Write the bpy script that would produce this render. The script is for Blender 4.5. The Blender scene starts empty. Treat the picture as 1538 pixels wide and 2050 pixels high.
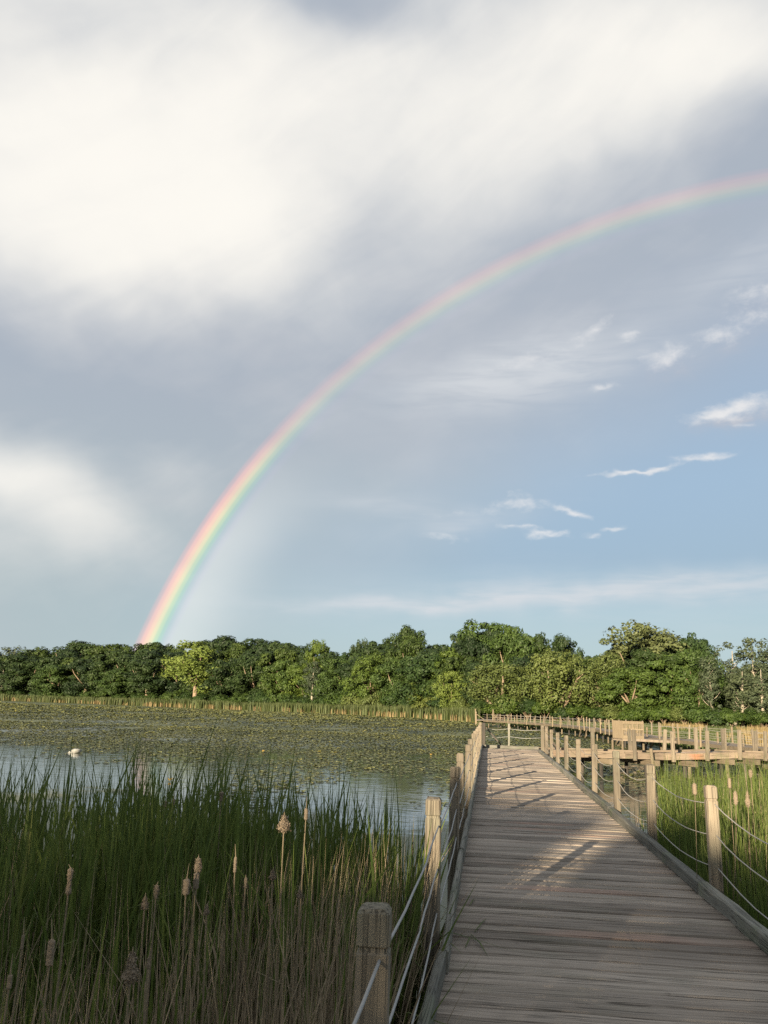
import bpy, math, random
import numpy as np
from mathutils import Matrix, Vector

RNG = np.random.default_rng(7)
random.seed(7)
scene = bpy.context.scene
col = scene.collection

# ------------------------------------------------------------------ camera
DECK = 0.9                       # deck height above the water (z = 0)
EYE = 2.4                        # camera height
FOC = 1690.0                     # focal length for a frame 1538 wide
CX, CY = 769.0, 1025.0
_p1 = np.array([979 - CX, 1419 - CY, FOC])          # where the boardwalk's direction (+Y) vanishes
_p2 = _p1 + np.array([100, 3.0, 0])                 # the horizon tilts a little
_up = np.cross(_p1, _p2); _up /= np.linalg.norm(_up)
if _up[1] > 0: _up = -_up
_Y = _p1 / np.linalg.norm(_p1)
_X = np.cross(_Y, _up)
ROT = np.array([_X, _Y, _up])
cam = bpy.data.objects.new('camera', bpy.data.cameras.new('camera'))
col.objects.link(cam)
_m = Matrix(((ROT[0, 0], -ROT[0, 1], -ROT[0, 2], 0), (ROT[1, 0], -ROT[1, 1], -ROT[1, 2], 0),
             (ROT[2, 0], -ROT[2, 1], -ROT[2, 2], EYE), (0, 0, 0, 1)))
cam.matrix_world = _m
cam.data.sensor_fit = 'HORIZONTAL'; cam.data.sensor_width = 36
cam.data.lens = 36 * FOC / 1538
cam.data.clip_start = 0.05; cam.data.clip_end = 9000
scene.camera = cam

def ray(u, v):
    d = ROT @ np.array([u - CX, v - CY, FOC]); return d / np.linalg.norm(d)
def on_level(u, v, z):
    d = ray(u, v); t = (z - EYE) / d[2]; return np.array([d[0] * t, d[1] * t, z])
def along(u, v, dist):            # point at a horizontal distance
    d = ray(u, v); t = dist / math.hypot(d[0], d[1]); return np.array([d[0] * t, d[1] * t, EYE + d[2] * t])
def azel(u, v):
    d = ray(u, v); return math.atan2(d[0], d[1]), math.asin(d[2])

# ------------------------------------------------------------------ exposure, sun
EXPO = 1.55
scene.view_settings.view_transform = 'Standard'
scene.view_settings.look = 'None'
scene.view_settings.exposure = EXPO
scene.view_settings.gamma = 1.0
scene.view_settings.use_curve_mapping = False
scene.cycles.max_bounces = 8
scene.cycles.transparent_max_bounces = 6
scene.cycles.use_denoising = False

SUN_EL, ANTI_AZ = math.radians(9.8), math.radians(17.36)
ANTI = np.array([math.sin(ANTI_AZ) * math.cos(SUN_EL), math.cos(ANTI_AZ) * math.cos(SUN_EL), -math.sin(SUN_EL)])
sun = bpy.data.objects.new('sun', bpy.data.lights.new('sun', 'SUN'))
col.objects.link(sun)
sun.data.energy = 5.0
sun.data.color = (1.0, 0.83, 0.60)
sun.data.angle = math.radians(0.53)
sun.rotation_euler = Vector(ANTI).to_track_quat('-Z', 'Y').to_euler()
sun.location = (-20, -60, 30)

# ------------------------------------------------------------------ node helper
class NG:
    def __init__(s, tree): s.t = tree; s.n = tree.nodes; s.l = tree.links
    def new(s, kind, **kw):
        n = s.n.new(kind)
        for k, v in kw.items(): setattr(n, k, v)
        return n
    def put(s, sock, v):
        if isinstance(v, bpy.types.NodeSocket): s.l.new(v, sock)
        else: sock.default_value = v
    def m(s, op, a, b=0.0, c=0.0, clamp=False):
        n = s.new('ShaderNodeMath', operation=op, use_clamp=clamp)
        s.put(n.inputs[0], a); s.put(n.inputs[1], b); s.put(n.inputs[2], c)
        return n.outputs[0]
    def add(s, a, b): return s.m('ADD', a, b)
    def sub(s, a, b): return s.m('SUBTRACT', a, b)
    def mul(s, a, b): return s.m('MULTIPLY', a, b)
    def v(s, op, a, b=(0, 0, 0)):
        n = s.new('ShaderNodeVectorMath', operation=op)
        s.put(n.inputs[0], a); s.put(n.inputs[1], b)
        return n.outputs['Value'] if op in ('DOT_PRODUCT', 'LENGTH') else n.outputs[0]
    def scale(s, a, k):
        n = s.new('ShaderNodeVectorMath', operation='SCALE'); s.put(n.inputs[0], a); s.put(n.inputs['Scale'], k); return n.outputs[0]
    def xyz(s, x, y, z=0.0):
        n = s.new('ShaderNodeCombineXYZ'); s.put(n.inputs[0], x); s.put(n.inputs[1], y); s.put(n.inputs[2], z); return n.outputs[0]
    def sep(s, a):
        n = s.new('ShaderNodeSeparateXYZ'); s.put(n.inputs[0], a); return n.outputs
    def smooth(s, x, a, b, lo=0.0, hi=1.0):
        n = s.new('ShaderNodeMapRange', interpolation_type='SMOOTHSTEP')
        s.put(n.inputs[0], x); s.put(n.inputs[1], a); s.put(n.inputs[2], b); s.put(n.inputs[3], lo); s.put(n.inputs[4], hi)
        return n.outputs[0]
    def noise(s, vec, sc=1.0, det=3.0, rough=0.5, dist=0.0, color=False, lac=2.0):
        n = s.new('ShaderNodeTexNoise'); s.put(n.inputs['Vector'], vec)
        n.inputs['Scale'].default_value = sc; n.inputs['Detail'].default_value = det
        n.inputs['Roughness'].default_value = rough; n.inputs['Distortion'].default_value = dist; n.inputs['Lacunarity'].default_value = lac
        return n.outputs['Color' if color else 'Fac']
    def mix(s, f, a, b, blend='MIX'):
        n = s.new('ShaderNodeMix', data_type='RGBA', blend_type=blend)
        s.put(n.inputs[0], f); s.put(n.inputs[6], a if not isinstance(a, tuple) else (*a[:3], 1)); s.put(n.inputs[7], b if not isinstance(b, tuple) else (*b[:3], 1))
        return n.outputs[2]
    def ramp(s, f, stops, interp='LINEAR'):
        n = s.new('ShaderNodeValToRGB'); s.put(n.inputs[0], f); cr = n.color_ramp; cr.interpolation = interp
        while len(cr.elements) > 1: cr.elements.remove(cr.elements[-1])
        cr.elements[0].position = stops[0][0]; cr.elements[0].color = (*stops[0][1], 1)
        for p, c in stops[1:]:
            e = cr.elements.new(p); e.color = (*c, 1)
        return n.outputs[0]

# ------------------------------------------------------------------ sky: clear sky, cloud sheet, small clouds, rainbow
world = bpy.data.worlds.new('World'); scene.world = world; world.use_nodes = True
world.cycles.sampling_method = 'MANUAL'; world.cycles.sample_map_resolution = 512
g = NG(world.node_tree)
for n in list(g.n): g.n.remove(n)
STR = 0.07
K = 1.0 / (STR * 2 ** EXPO)      # colours below are as they look on the picture
def C(r, gg, b): return (r * K, gg * K, b * K)
sky = g.new('ShaderNodeTexSky', sky_type='NISHITA', sun_disc=False)
sky.sun_elevation = SUN_EL; sky.sun_rotation = ANTI_AZ + math.pi
sky.air_density = 1.0; sky.dust_density = 1.2; sky.ozone_density = 1.5
D = g.new('ShaderNodeTexCoord').outputs['Generated']
dx, dy, dz = g.sep(D)
az = g.m('ARCTAN2', dx, dy); el = g.m('ARCSINE', dz)
P0 = g.xyz(az, el)
w1 = g.scale(g.v('SUBTRACT', g.noise(D, 3.2, 1.5, 0.5, color=True), (0.5, 0.5, 0.5)), 0.13)
w2 = g.scale(g.v('SUBTRACT', g.noise(D, 14.0, 2, 0.55, color=True), (0.5, 0.5, 0.5)), 0.035)
PW = g.v('MULTIPLY', g.v('ADD', P0, g.v('ADD', w1, w2)), (1, 1, 0))
PF = g.v('MULTIPLY', g.v('ADD', P0, w2), (1, 1, 0))
PXR = 1 / FOC
def blob(px, py, rx, ry, amp, rot=0.0, where=None):
    a, e = azel(px, py)
    n = g.new('ShaderNodeMapping', vector_type='TEXTURE')
    g.put(n.inputs['Vector'], where if where is not None else PW)
    n.inputs['Location'].default_value = (a, e, 0); n.inputs['Rotation'].default_value = (0, 0, math.radians(rot))
    n.inputs['Scale'].default_value = (rx * PXR, ry * PXR, 1)
    r2 = g.v('DOT_PRODUCT', n.outputs[0], n.outputs[0])
    return g.mul(g.m('EXPONENT', g.mul(r2, -1.0)), amp)
def total(lst, base=0.0):
    t = base
    for b in lst: t = g.add(t, b)
    return t
n_low = g.noise(D, 2.2, 2, 0.55)
n_mid = g.noise(g.v('MULTIPLY', D, (1, 1, 2.2)), 5.0, 3.5, 0.55)
# how white the cloud sheet is
n_bil = g.noise(g.v('MULTIPLY', PW, (1, 1.5, 1)), 9.0, 4, 0.6, 0.3)
streak = g.noise(g.v('MULTIPLY', g.xyz(g.add(az, g.mul(el, .55)), g.sub(el, g.mul(az, .55))), (3.0, 9.0, 1)), 1.6, 3.5, 0.55, 0.5)
white = total([
    blob(230, 330, 540, 200, 0.74), blob(60, 400, 330, 130, 0.24), blob(480, 480, 200, 110, 0.28), blob(150, 520, 260, 80, 0.22),
    blob(700, 130, 560, 210, 0.38), blob(1180, 140, 420, 180, 0.47), blob(1460, 60, 280, 130, 0.46), blob(1000, 360, 330, 120, 0.20),
    blob(200, 30, 420, 150, 0.26), blob(760, 420, 100, 80, -0.10), blob(700, -10, 190, 60, -0.42), blob(210, 95, 150, 55, -0.18),
    blob(1550, 280, 180, 95, -0.28), blob(0, 950, 260, 60, 0.45, -14), blob(60, 1030, 240, 70, 0.34, -16), blob(365, 955, 75, 60, 0.22), blob(40, 1130, 260, 90, 0.20)],
    g.add(g.add(g.mul(g.sub(n_mid, 0.5), 0.24), g.mul(g.sub(n_bil, 0.5), 0.20)), g.mul(g.sub(streak, 0.5), 0.30)))
white = g.add(white, g.smooth(el, math.radians(40), math.radians(62), 0.0, 0.35))
white = g.m('ADD', white, g.mul(g.sub(n_low, 0.5), 0.18), clamp=True)
greyc = g.mix(g.smooth(el, math.radians(4), math.radians(24)), C(0.43, 0.515, 0.545), C(0.38, 0.437, 0.518))
greyc = g.mix(g.smooth(n_mid, 0.35, 0.7, 0.0, 0.3), greyc, C(0.50, 0.52, 0.57))
sheet = g.mix(g.smooth(white, -0.15, 1.02, 0.0, 1.0), greyc, C(1.0, 0.968, 0.90))
# where the sheet covers the clear sky
a1, e1 = azel(560, 1230); a2, e2 = azel(1538, 690)
ln = math.hypot(a2 - a1, e2 - e1); nx, ny = -(e2 - e1) / ln, (a2 - a1) / ln
wx, wy, _ = g.sep(PW)
sd = g.add(g.mul(g.sub(wx, a1), nx), g.mul(g.sub(wy, e1), ny))
cover = g.smooth(sd, -0.10, 0.16, 0.0, 0.97)
side = g.smooth(g.m('ABSOLUTE', az), 0.9, 1.7)                  # away from this storm cloud: broken cloud
cover = g.add(g.mul(cover, g.sub(1.0, side)), g.mul(side, g.smooth(g.add(n_low, g.mul(el, 0.25)), 0.42, 0.62, 0.15, 0.85)))
own = g.ramp(el, [(0.04, (.40, .53, .60)), (0.11, (.36, .495, .59)), (0.17, (.285, .40, .53)), (0.26, (.325, .45, .595)), (0.45, (.40, .475, .59))])
clear = g.mix(0.86, sky.outputs[0], g.scale(own, K))
skyc = g.mix(cover, clear, sheet)
# thin veils
fib = g.noise(g.v('MULTIPLY', P0, (3.5, 22, 1)), 3.0, 3, 0.6, 0.4)
veil = total([blob(1010, 770, 250, 60, 0.75, 10), blob(1190, 770, 130, 45, 0.30, 10), blob(1320, 1180, 430, 26, 0.62, 3, PF), blob(820, 1212, 230, 16, 0.60, 3, PF),
              blob(760, 1010, 120, 26, 0.30, 0, PF), blob(930, 1040, 110, 26, 0.35, 5, PF), blob(1150, 1200, 500, 60, 0.16), blob(1490, 560, 160, 40, 0.35, 15)])
veil = g.m('MULTIPLY', veil, g.smooth(fib, 0.22, 0.68, 0.45, 1.15), clamp=True)
skyc = g.mix(veil, skyc, C(0.66, 0.69, 0.725))
# small heaps of cloud: lit top left, grey underneath
fine = g.noise(g.v('MULTIPLY', P0, (24, 38, 1)), 2.0, 4, 0.62, 0.2)
PV = g.v('MULTIPLY', g.v('ADD', P0, g.scale(g.v('SUBTRACT', g.noise(g.v('MULTIPLY', P0, (20, 40, 1)), 1.6, 2, 0.6, color=True), (0.5, 0.5, 0.5)), 0.016)), (1, 1, 0))
heaps = [(1330, 714, 50, 22, .85, 4), (1430, 832, 46, 13, 1.15, 4), (1495, 812, 48, 20, .95, 8), (1495, 850, 26, 4, .8, 0), (1445, 665, 40, 22, .75, 6), (1520, 585, 60, 20, .62, 4),
         (1530, 635, 40, 18, .5, 6), (1410, 915, 52, 8, 1.15, 3), (1275, 943, 75, 4.5, 1.2, 3), (1095, 1070, 40, 7, 1.15, 0), (1040, 1055, 45, 6, .8, -3), (1148, 1027, 34, 7, 1.15, -16),
         (1228, 1060, 20, 6, 1.0, 5), (1190, 1072, 14, 5, .8, 0), (1185, 665, 55, 13, .8, 28), (1258, 671, 20, 8, 1.0, 0), (1210, 773, 28, 8, .95, 5), (1040, 725, 60, 14, .6, 10),
         (890, 1076, 50, 7, .55, -4), (1040, 1010, 40, 10, .6, 0), (1040, 990, 30, 7, .5, 0), (1000, 1020, 150, 14, .32, 5)]
hp = total([blob(*h, where=PV) for h in heaps])
hpb = total([blob(h[0] + 14, h[1] + h[3] * 1.1, h[2] * 1.05, h[3] * 1.1, h[4], h[5], where=PV) for h in heaps[:8] if h[3] > 12])
skyc = g.mix(g.m('MULTIPLY', hpb, g.smooth(fine, .3, .7, .35, .75), clamp=True), skyc, C(0.46, 0.50, 0.58))
hv = g.smooth(g.add(hp, g.mul(g.sub(fine, 0.5), 1.7)), 0.06, 1.65)
skyc = g.mix(g.m('MULTIPLY', hv, g.smooth(hp, 0.03, 0.25), clamp=True), skyc, C(0.80, 0.80, 0.81))
# the rainbow: 42 degrees round the point opposite the sun
cosang = g.v('DOT_PRODUCT', g.v('NORMALIZE', D), tuple(ANTI))
deg = g.m('MULTIPLY', g.m('ARCCOSINE', cosang), 180 / math.pi)
bow_f = g.smooth(deg, 40.4, 42.75); bow_f.node.interpolation_type = 'LINEAR'
bow = g.ramp(bow_f, [(0.0, (.03, .03, .03)), (0.16, (.045, .035, .06)), (0.28, (.015, .045, .06)), (0.38, (.01, .12, .03)), (0.48, (.15, .23, .0)), (0.58, (.40, .28, .0)),
                     (0.68, (.52, .18, .0)), (0.78, (.45, .08, .0)), (0.88, (.19, .015, .0)), (0.98, (0, 0, 0))], 'EASE')
strength = g.add(g.smooth(el, math.radians(21), math.radians(11), 0.28, 1.12), 0.0)
strength = g.mul(strength, g.smooth(n_mid, 0.25, 0.6, 0.75, 1.0))
strength = g.mul(strength, g.smooth(az, math.radians(50), math.radians(30), 0.6, 1.0))
skyc = g.mix(1.0, skyc, g.scale(bow, g.mul(strength, K)), 'ADD')
glow = g.mul(g.m('POWER', g.smooth(deg, 35.0, 40.6), 1.6), g.smooth(deg, 41.6, 40.4))
glow = g.mul(glow, g.smooth(el, math.radians(17.5), math.radians(9.5), 0.0, 1.0))
glow = g.mul(glow, g.smooth(az, 0.30, -0.02))
skyc = g.mix(1.0, skyc, g.scale(g.xyz(.18 * K, .155 * K, .125 * K), glow), 'ADD')
bg = g.new('ShaderNodeBackground'); g.put(bg.inputs[0], skyc); bg.inputs[1].default_value = STR
g.l.new(bg.outputs[0], g.new('ShaderNodeOutputWorld').inputs[0])

# ------------------------------------------------------------------ helpers
def mesh(name, verts, faces, mat=None, smooth=False):
    me = bpy.data.meshes.new(name)
    verts = np.asarray(verts, dtype=np.float32).reshape(-1, 3)
    if isinstance(faces, np.ndarray):
        k = faces.shape[1]
        me.vertices.add(len(verts)); me.vertices.foreach_set('co', verts.ravel())
        me.loops.add(faces.size); me.loops.foreach_set('vertex_index', faces.ravel().astype(np.int32))
        me.polygons.add(len(faces)); me.polygons.foreach_set('loop_start', np.arange(0, faces.size, k, dtype=np.int32))
        me.update(calc_edges=True)
    else:
        me.from_pydata([tuple(map(float, v)) for v in verts], [], [tuple(f) for f in faces])
    if smooth: me.polygons.foreach_set('use_smooth', [True] * len(me.polygons))
    if mat: me.materials.append(mat)
    me.validate(); return me
def obj(name, me, parent=None, loc=None, rot=None, scale=None):
    o = bpy.data.objects.new(name, me); col.objects.link(o)
    if parent is not None: o.parent = parent
    if loc is not None: o.location = [float(x) for x in loc]
    if rot is not None: o.rotation_euler = rot
    if scale is not None: o.scale = scale
    return o
def tag(o, label=None, cat=None, group=None, kind=None):
    if label: o['label'] = label
    if cat: o['category'] = cat
    if group: o['group'] = group
    if kind: o['kind'] = kind
    return o
def empty(name, loc=(0, 0, 0), label=None, cat=None, group=None, kind=None):
    o = obj(name, None, loc=loc); o.empty_display_size = .2
    return tag(o, label, cat, group, kind)
class Geo:
    def __init__(s): s.v = []; s.f = []
    def box(s, c, size, R=None):
        i = len(s.v); hx, hy, hz = [q / 2 for q in size]
        for z in (-hz, hz):
            for x, y in ((-hx, -hy), (hx, -hy), (hx, hy), (-hx, hy)):
                p = np.array([x, y, z])
                if R is not None: p = R @ p
                s.v.append(p + c)
        s.f += [(i, i + 3, i + 2, i + 1), (i + 4, i + 5, i + 6, i + 7)] + [(i + a, i + b, i + b + 4, i + a + 4) for a, b in ((0, 1), (1, 2), (2, 3), (3, 0))]
        return s
    def bar(s, a, b, w, h):                     # square bar from a to b
        a = np.array(a, float); b = np.array(b, float); d = b - a; L = np.linalg.norm(d); d /= L
        up = np.array([0, 0, 1.]) if abs(d[2]) < .95 else np.array([1., 0, 0])
        x = np.cross(d, up); x /= np.linalg.norm(x); z = np.cross(x, d)
        return s.box((a + b) / 2, (w, L, h), np.array([x, d, z]).T)
    def tube(s, pts, radii, n=6, cap=True):
        pts = [np.array(p, float) for p in pts]; i0 = len(s.v)
        if not hasattr(radii, '__len__'): radii = [radii] * len(pts)
        ref = np.array([.31, .17, .93])
        for k, p in enumerate(pts):
            d = pts[min(k + 1, len(pts) - 1)] - pts[max(k - 1, 0)]; d /= np.linalg.norm(d) + 1e-9
            if abs(d @ ref) > .97: ref = np.array([.9, .3, .1])
            x = np.cross(d, ref); x /= np.linalg.norm(x); y = np.cross(d, x)
            for j in range(n):
                t = 2 * math.pi * j / n; s.v.append(p + radii[k] * (math.cos(t) * x + math.sin(t) * y))
        for k in range(len(pts) - 1):
            for j in range(n):
                a = i0 + k * n + j; b = i0 + k * n + (j + 1) % n; s.f.append((a, b, b + n, a + n))
        if cap:
            s.f.append(tuple(i0 + j for j in range(n))[::-1]); s.f.append(tuple(i0 + (len(pts) - 1) * n + j for j in range(n)))
        return s
    def mesh(s, name, mat, smooth=False): return mesh(name, s.v, s.f, mat, smooth)

def lattice(seed, n=64):
    return np.random.default_rng(seed).random((n, n))
def vnoise(x, y, sc, seed=0, octv=3):
    out = 0; amp = 1; tot = 0
    for o in range(octv):
        L = lattice(seed * 13 + o); X = np.asarray(x) / sc * 2 ** o; Y = np.asarray(y) / sc * 2 ** o
        xi = np.floor(X).astype(int); yi = np.floor(Y).astype(int); fx = X - xi; fy = Y - yi
        fx = fx * fx * (3 - 2 * fx); fy = fy * fy * (3 - 2 * fy); n = 64
        a = L[xi % n, yi % n]; b = L[(xi + 1) % n, yi % n]; c = L[xi % n, (yi + 1) % n]; d = L[(xi + 1) % n, (yi + 1) % n]
        out = out + amp * ((a * (1 - fx) + b * fx) * (1 - fy) + (c * (1 - fx) + d * fx) * fy); tot += amp; amp *= .5
    return out / tot

# ------------------------------------------------------------------ materials
def material(name):
    m = bpy.data.materials.new(name); m.use_nodes = True
    return m, NG(m.node_tree), m.node_tree.nodes['Principled BSDF']
def wood(name, axis, dark, light, moss=(.12, .13, .07), moss_amt=.15, warm=None, crack=1.0, bump=.5, freq=1.0):
    m, q, b = material(name)
    oc = q.new('ShaderNodeTexCoord').outputs['Object']
    rnd = q.new('ShaderNodeObjectInfo').outputs['Random']
    p = q.v('ADD', oc, q.xyz(q.mul(rnd, 37), q.mul(rnd, 91), q.mul(rnd, 53)))
    sc = [22 * freq] * 3; sc['xyz'.index(axis)] = 1.1 * freq
    gp = q.v('MULTIPLY', p, tuple(sc))
    grain = q.noise(gp, 1.0, 5, .65, .25)
    sc2 = [60 * freq] * 3; sc2['xyz'.index(axis)] = 1.6 * freq
    fibre = q.noise(q.v('MULTIPLY', p, tuple(sc2)), 1.0, 3, .6)
    patch = q.noise(p, 1.7, 4, .6)
    t = q.m('ADD', q.mul(grain, .66), q.mul(fibre, .44))
    t = q.m('ADD', t, q.mul(q.sub(rnd, .5), .34))
    c = q.ramp(q.smooth(t, .18, .92), [(0, dark), (.5, tuple((a + d) / 2 for a, d in zip(dark, light))), (1, light)])
    if warm: c = q.mix(q.mul(q.smooth(q.noise(p, .9, 2), .45, .65), q.smooth(q.m('FRACT', q.mul(rnd, 7.3)), .80, 1.0)), c, warm)
    c = q.mix(q.mul(q.smooth(patch, .5, .72), moss_amt), c, moss)
    sc3 = [34 * freq] * 3; sc3['xyz'.index(axis)] = .55 * freq
    ck = q.noise(q.v('MULTIPLY', p, tuple(sc3)), 1.0, 2, .5, .15)
    line = q.mul(q.smooth(q.m('ABSOLUTE', q.sub(ck, .5)), .034, .006), q.smooth(patch, .36, .56))
    sc4 = [62 * freq] * 3; sc4['xyz'.index(axis)] = .9 * freq
    hair = q.noise(q.v('MULTIPLY', p, tuple(sc4)), 1.0, 2, .5, .1)
    c = q.mix(q.mul(q.smooth(hair, .55, .66), .30 * crack), c, tuple(x * .35 for x in dark))
    c = q.mix(q.mul(line, .62 * crack), c, tuple(x * .16 for x in dark))
    stain = q.noise(p, 6.5, 4, .65)
    c = q.mix(q.mul(q.smooth(stain, .62, .76), .35), c, tuple(x * .45 for x in dark))
    q.put(b.inputs['Base Color'], c); b.inputs['Roughness'].default_value = .88
    b.inputs['Specular IOR Level'].default_value = .25
    bp = q.new('ShaderNodeBump'); bp.inputs['Strength'].default_value = bump; bp.inputs['Distance'].default_value = .006
    q.put(bp.inputs['Height'], q.sub(q.add(grain, q.mul(fibre, .5)), q.mul(line, 1.2)))
    q.l.new(bp.outputs[0], b.inputs['Normal'])
    return m
def foliage(name, c1, c2, trans=.13, objvar=.40, rough=.6, yellow=None):
    m, q, b = material(name)
    isl = q.new('ShaderNodeNewGeometry').outputs['Random Per Island']
    rnd = q.new('ShaderNodeObjectInfo').outputs['Random']
    oc = q.new('ShaderNodeTexCoord').outputs['Object']
    big = q.noise(oc, 6.0, 2)
    t = q.m('ADD', q.mul(isl, .26), q.mul(q.sub(big, .27), 1.25), clamp=True)
    c = q.mix(t, c1, c2)
    if yellow: c = q.mix(q.mul(q.smooth(isl, .955, .985), .8), c, yellow)
    c = q.mix(1.0, c, q.ramp(rnd, [(0, (1 - objvar * 1.2, 1 - objvar, 1 - objvar * .6)), (.55, (1, 1, 1)), (1, (1 + objvar * 1.3, 1 + objvar * .9, 1 - objvar * .2))]), 'MULTIPLY')
    q.put(b.inputs['Base Color'], c); b.inputs['Roughness'].default_value = rough; b.inputs['Specular IOR Level'].default_value = .25
    tr = q.new('ShaderNodeBsdfTranslucent'); q.put(tr.inputs[0], c)
    mx = q.new('ShaderNodeMixShader'); mx.inputs[0].default_value = trans
    q.l.new(b.outputs[0], mx.inputs[1]); q.l.new(tr.outputs[0], mx.inputs[2])
    q.l.new(mx.outputs[0], q.n['Material Output'].inputs[0])
    return m
def plain(name, c, rough=.7, var=.2, sc=8.0):
    m, q, b = material(name)
    oc = q.new('ShaderNodeTexCoord').outputs['Object']
    n = q.noise(oc, sc, 4, .6)
    q.put(b.inputs['Base Color'], q.mix(n, tuple(x * (1 - var) for x in c), tuple(min(1, x * (1 + var)) for x in c)))
    b.inputs['Roughness'].default_value = rough; b.inputs['Specular IOR Level'].default_value = .3
    return m

M = {}
M['plank'] = wood('weathered plank', 'x', (.140, .114, .090), (.405, .345, .280), moss=(.15, .15, .10), moss_amt=.25, warm=(.30, .20, .15), crack=1.0)
M['kerb'] = wood('weathered kerb timber', 'y', (.10, .098, .082), (.25, .24, .20), moss=(.12, .15, .08), moss_amt=.5)
M['post'] = wood('weathered post', 'z', (.095, .082, .062), (.245, .205, .150), moss=(.20, .21, .15), moss_amt=.35, crack=1.0)
M['beam'] = wood('pale beam', 'y', (.10, .082, .058), (.22, .178, .12), moss_amt=.15)
M['fascia'] = wood('fascia board', 'x', (.13, .10, .075), (.27, .215, .155), moss=(.15, .16, .09), moss_amt=.4, warm=(.32, .15, .09))
M['darkpile'] = wood('dark wet pile', 'z', (.03, .028, .025), (.09, .08, .065))
M['brace'] = wood('dark brace', 'y', (.05, .045, .04), (.13, .11, .09))
M['screen'] = wood('pale screen board', 'z', (.13, .104, .068), (.225, .18, .12), moss_amt=.05, crack=.3)  # pale board tone for the slatted bay, landing and some far posts
M['rope'] = plain('pale rope', (.36, .34, .30), .8, .15, 60)
M['cable'] = plain('grey cable', (.28, .28, .27), .6, .15, 60)

# ------------------------------------------------------------------ land and water
SHORE_PX = np.array([-700, -300, 0, 260, 520, 740, 950, 1100, 1300, 1538, 1900, 2400])
SHORE_D = np.array([560, 450, 372, 300, 243, 197, 156, 150, 146, 140, 132, 125])
def shore_distance(px): return np.interp(px, SHORE_PX, SHORE_D)
shore = [along(p, 1400, d)[:2] for p, d in zip(SHORE_PX, SHORE_D)]
def px_of(x, y):                                 # picture column of a ground point
    c = ROT.T @ np.array([x, y, -EYE]) if np.ndim(x) == 0 else ROT.T @ np.stack([x, y, np.full_like(x, -EYE)])
    return CX + FOC * c[0] / c[2]

gx = np.concatenate([[-6000, -2500, -1200, -800], np.linspace(-600, 400, 101), [600, 1000, 2500, 6000]])
gy = np.concatenate([[-6000, -2000, -600, -200], np.linspace(-80, 700, 131), [900, 1500, 3000, 7000]])
GX, GY = np.meshgrid(gx, gy, indexing='ij')
az_g = np.arctan2(GX, GY); r_g = np.hypot(GX, GY)
sh_az = np.array([math.atan2(*p) for p in shore]); sh_d = np.array([math.hypot(*p) for p in shore])
dist_s = np.interp(az_g, np.concatenate([[-3.2, -1.6], sh_az, [1.6, 3.2]]), np.concatenate([[18, 260], sh_d, [40, 18]]))
GZ = np.clip((r_g - dist_s) * .12, -1.0, .55) + np.where(r_g > dist_s + 8, (vnoise(GX, GY, 40, 3) - .5) * .5, 0)
GZ = np.where((r_g > 500) | (GY < -60), np.maximum(GZ, .5), GZ)
ni, nj = GX.shape
idx = np.arange(ni * nj).reshape(ni, nj)
gf = np.stack([idx[:-1, :-1], idx[1:, :-1], idx[1:, 1:], idx[:-1, 1:]], -1).reshape(-1, 4)
mg, q, b = material('meadow soil')
pc = q.new('ShaderNodeNewGeometry').outputs['Position']
q.put(b.inputs['Base Color'], q.ramp(q.noise(pc, .15, 5, .6), [(.3, (.035, .045, .02)), (.55, (.06, .07, .03)), (.75, (.10, .085, .045))]))
b.inputs['Roughness'].default_value = .95
tag(obj('ground', mesh('ground', np.stack([GX, GY, GZ], -1).reshape(-1, 3), gf, mg, True)), kind='structure')

mw, q, b = material('pond water')
pc = q.new('ShaderNodeNewGeometry').outputs['Position']
px_, py_, pz_ = q.sep(pc)
far = q.smooth(q.add(py_, q.mul(q.sub(q.noise(pc, .12, 3), .5), 30)), 34, 75)
# floating weed: a thin grey-green film in the sheltered bays near the reeds
film = q.smooth(q.add(q.add(q.noise(pc, .16, 3, .5, .4), q.mul(q.sub(q.noise(q.v('MULTIPLY', pc, (1, 2.2, 1)), 1.1, 5, .7), .5), .30)), q.add(q.smooth(py_, 26, 9, -.16, .34), q.mul(q.smooth(px_, 2, 4), q.smooth(py_, 42, 30, 0, .12)))), .52, .60)
film = q.mul(film, q.smooth(q.noise(q.v('MULTIPLY', pc, (1, 2.5, 1)), 2.0, 4, .65), .25, .42, .55, 1.0))
# far off the leaf carpet closes up
pads = q.smooth(q.add(q.noise(q.v('MULTIPLY', pc, (.09, .05, 1)), 1.0, 5, .7), q.mul(far, .16)), .46, .64)
pads = q.mul(pads, far)
leafc = q.ramp(q.noise(q.v('MULTIPLY', pc, (.20, .085, 1)), 1.0, 6, .75), [(.36, (.030, .038, .020)), (.47, (.085, .098, .042)), (.56, (.14, .15, .06)), (.7, (.20, .20, .08))])
filmc = q.mix(q.noise(pc, 1.4, 4, .6), (.115, .125, .075), (.185, .19, .12))
cw = q.mix(film, (.105, .112, .092), filmc)
cw = q.mix(pads, cw, leafc)
cov = q.m('MAXIMUM', q.mul(film, .8), pads)
q.put(b.inputs['Base Color'], cw)
q.put(b.inputs['Roughness'], q.add(.03, q.mul(cov, .45)))
b.inputs['IOR'].default_value = 1.333
q.put(b.inputs['Specular IOR Level'], q.sub(.5, q.mul(cov, .36)))
bp = q.new('ShaderNodeBump'); bp.inputs['Strength'].default_value = .10; bp.inputs['Distance'].default_value = .05
q.put(bp.inputs['Height'], q.add(q.noise(q.v('MULTIPLY', pc, (.8, 2.4, 1)), 1.6, 3, .5), q.mul(q.noise(q.v('MULTIPLY', pc, (.3, 1.0, 1)), 1.0, 2), .8)))
q.l.new(bp.outputs[0], b.inputs['Normal'])
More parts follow.
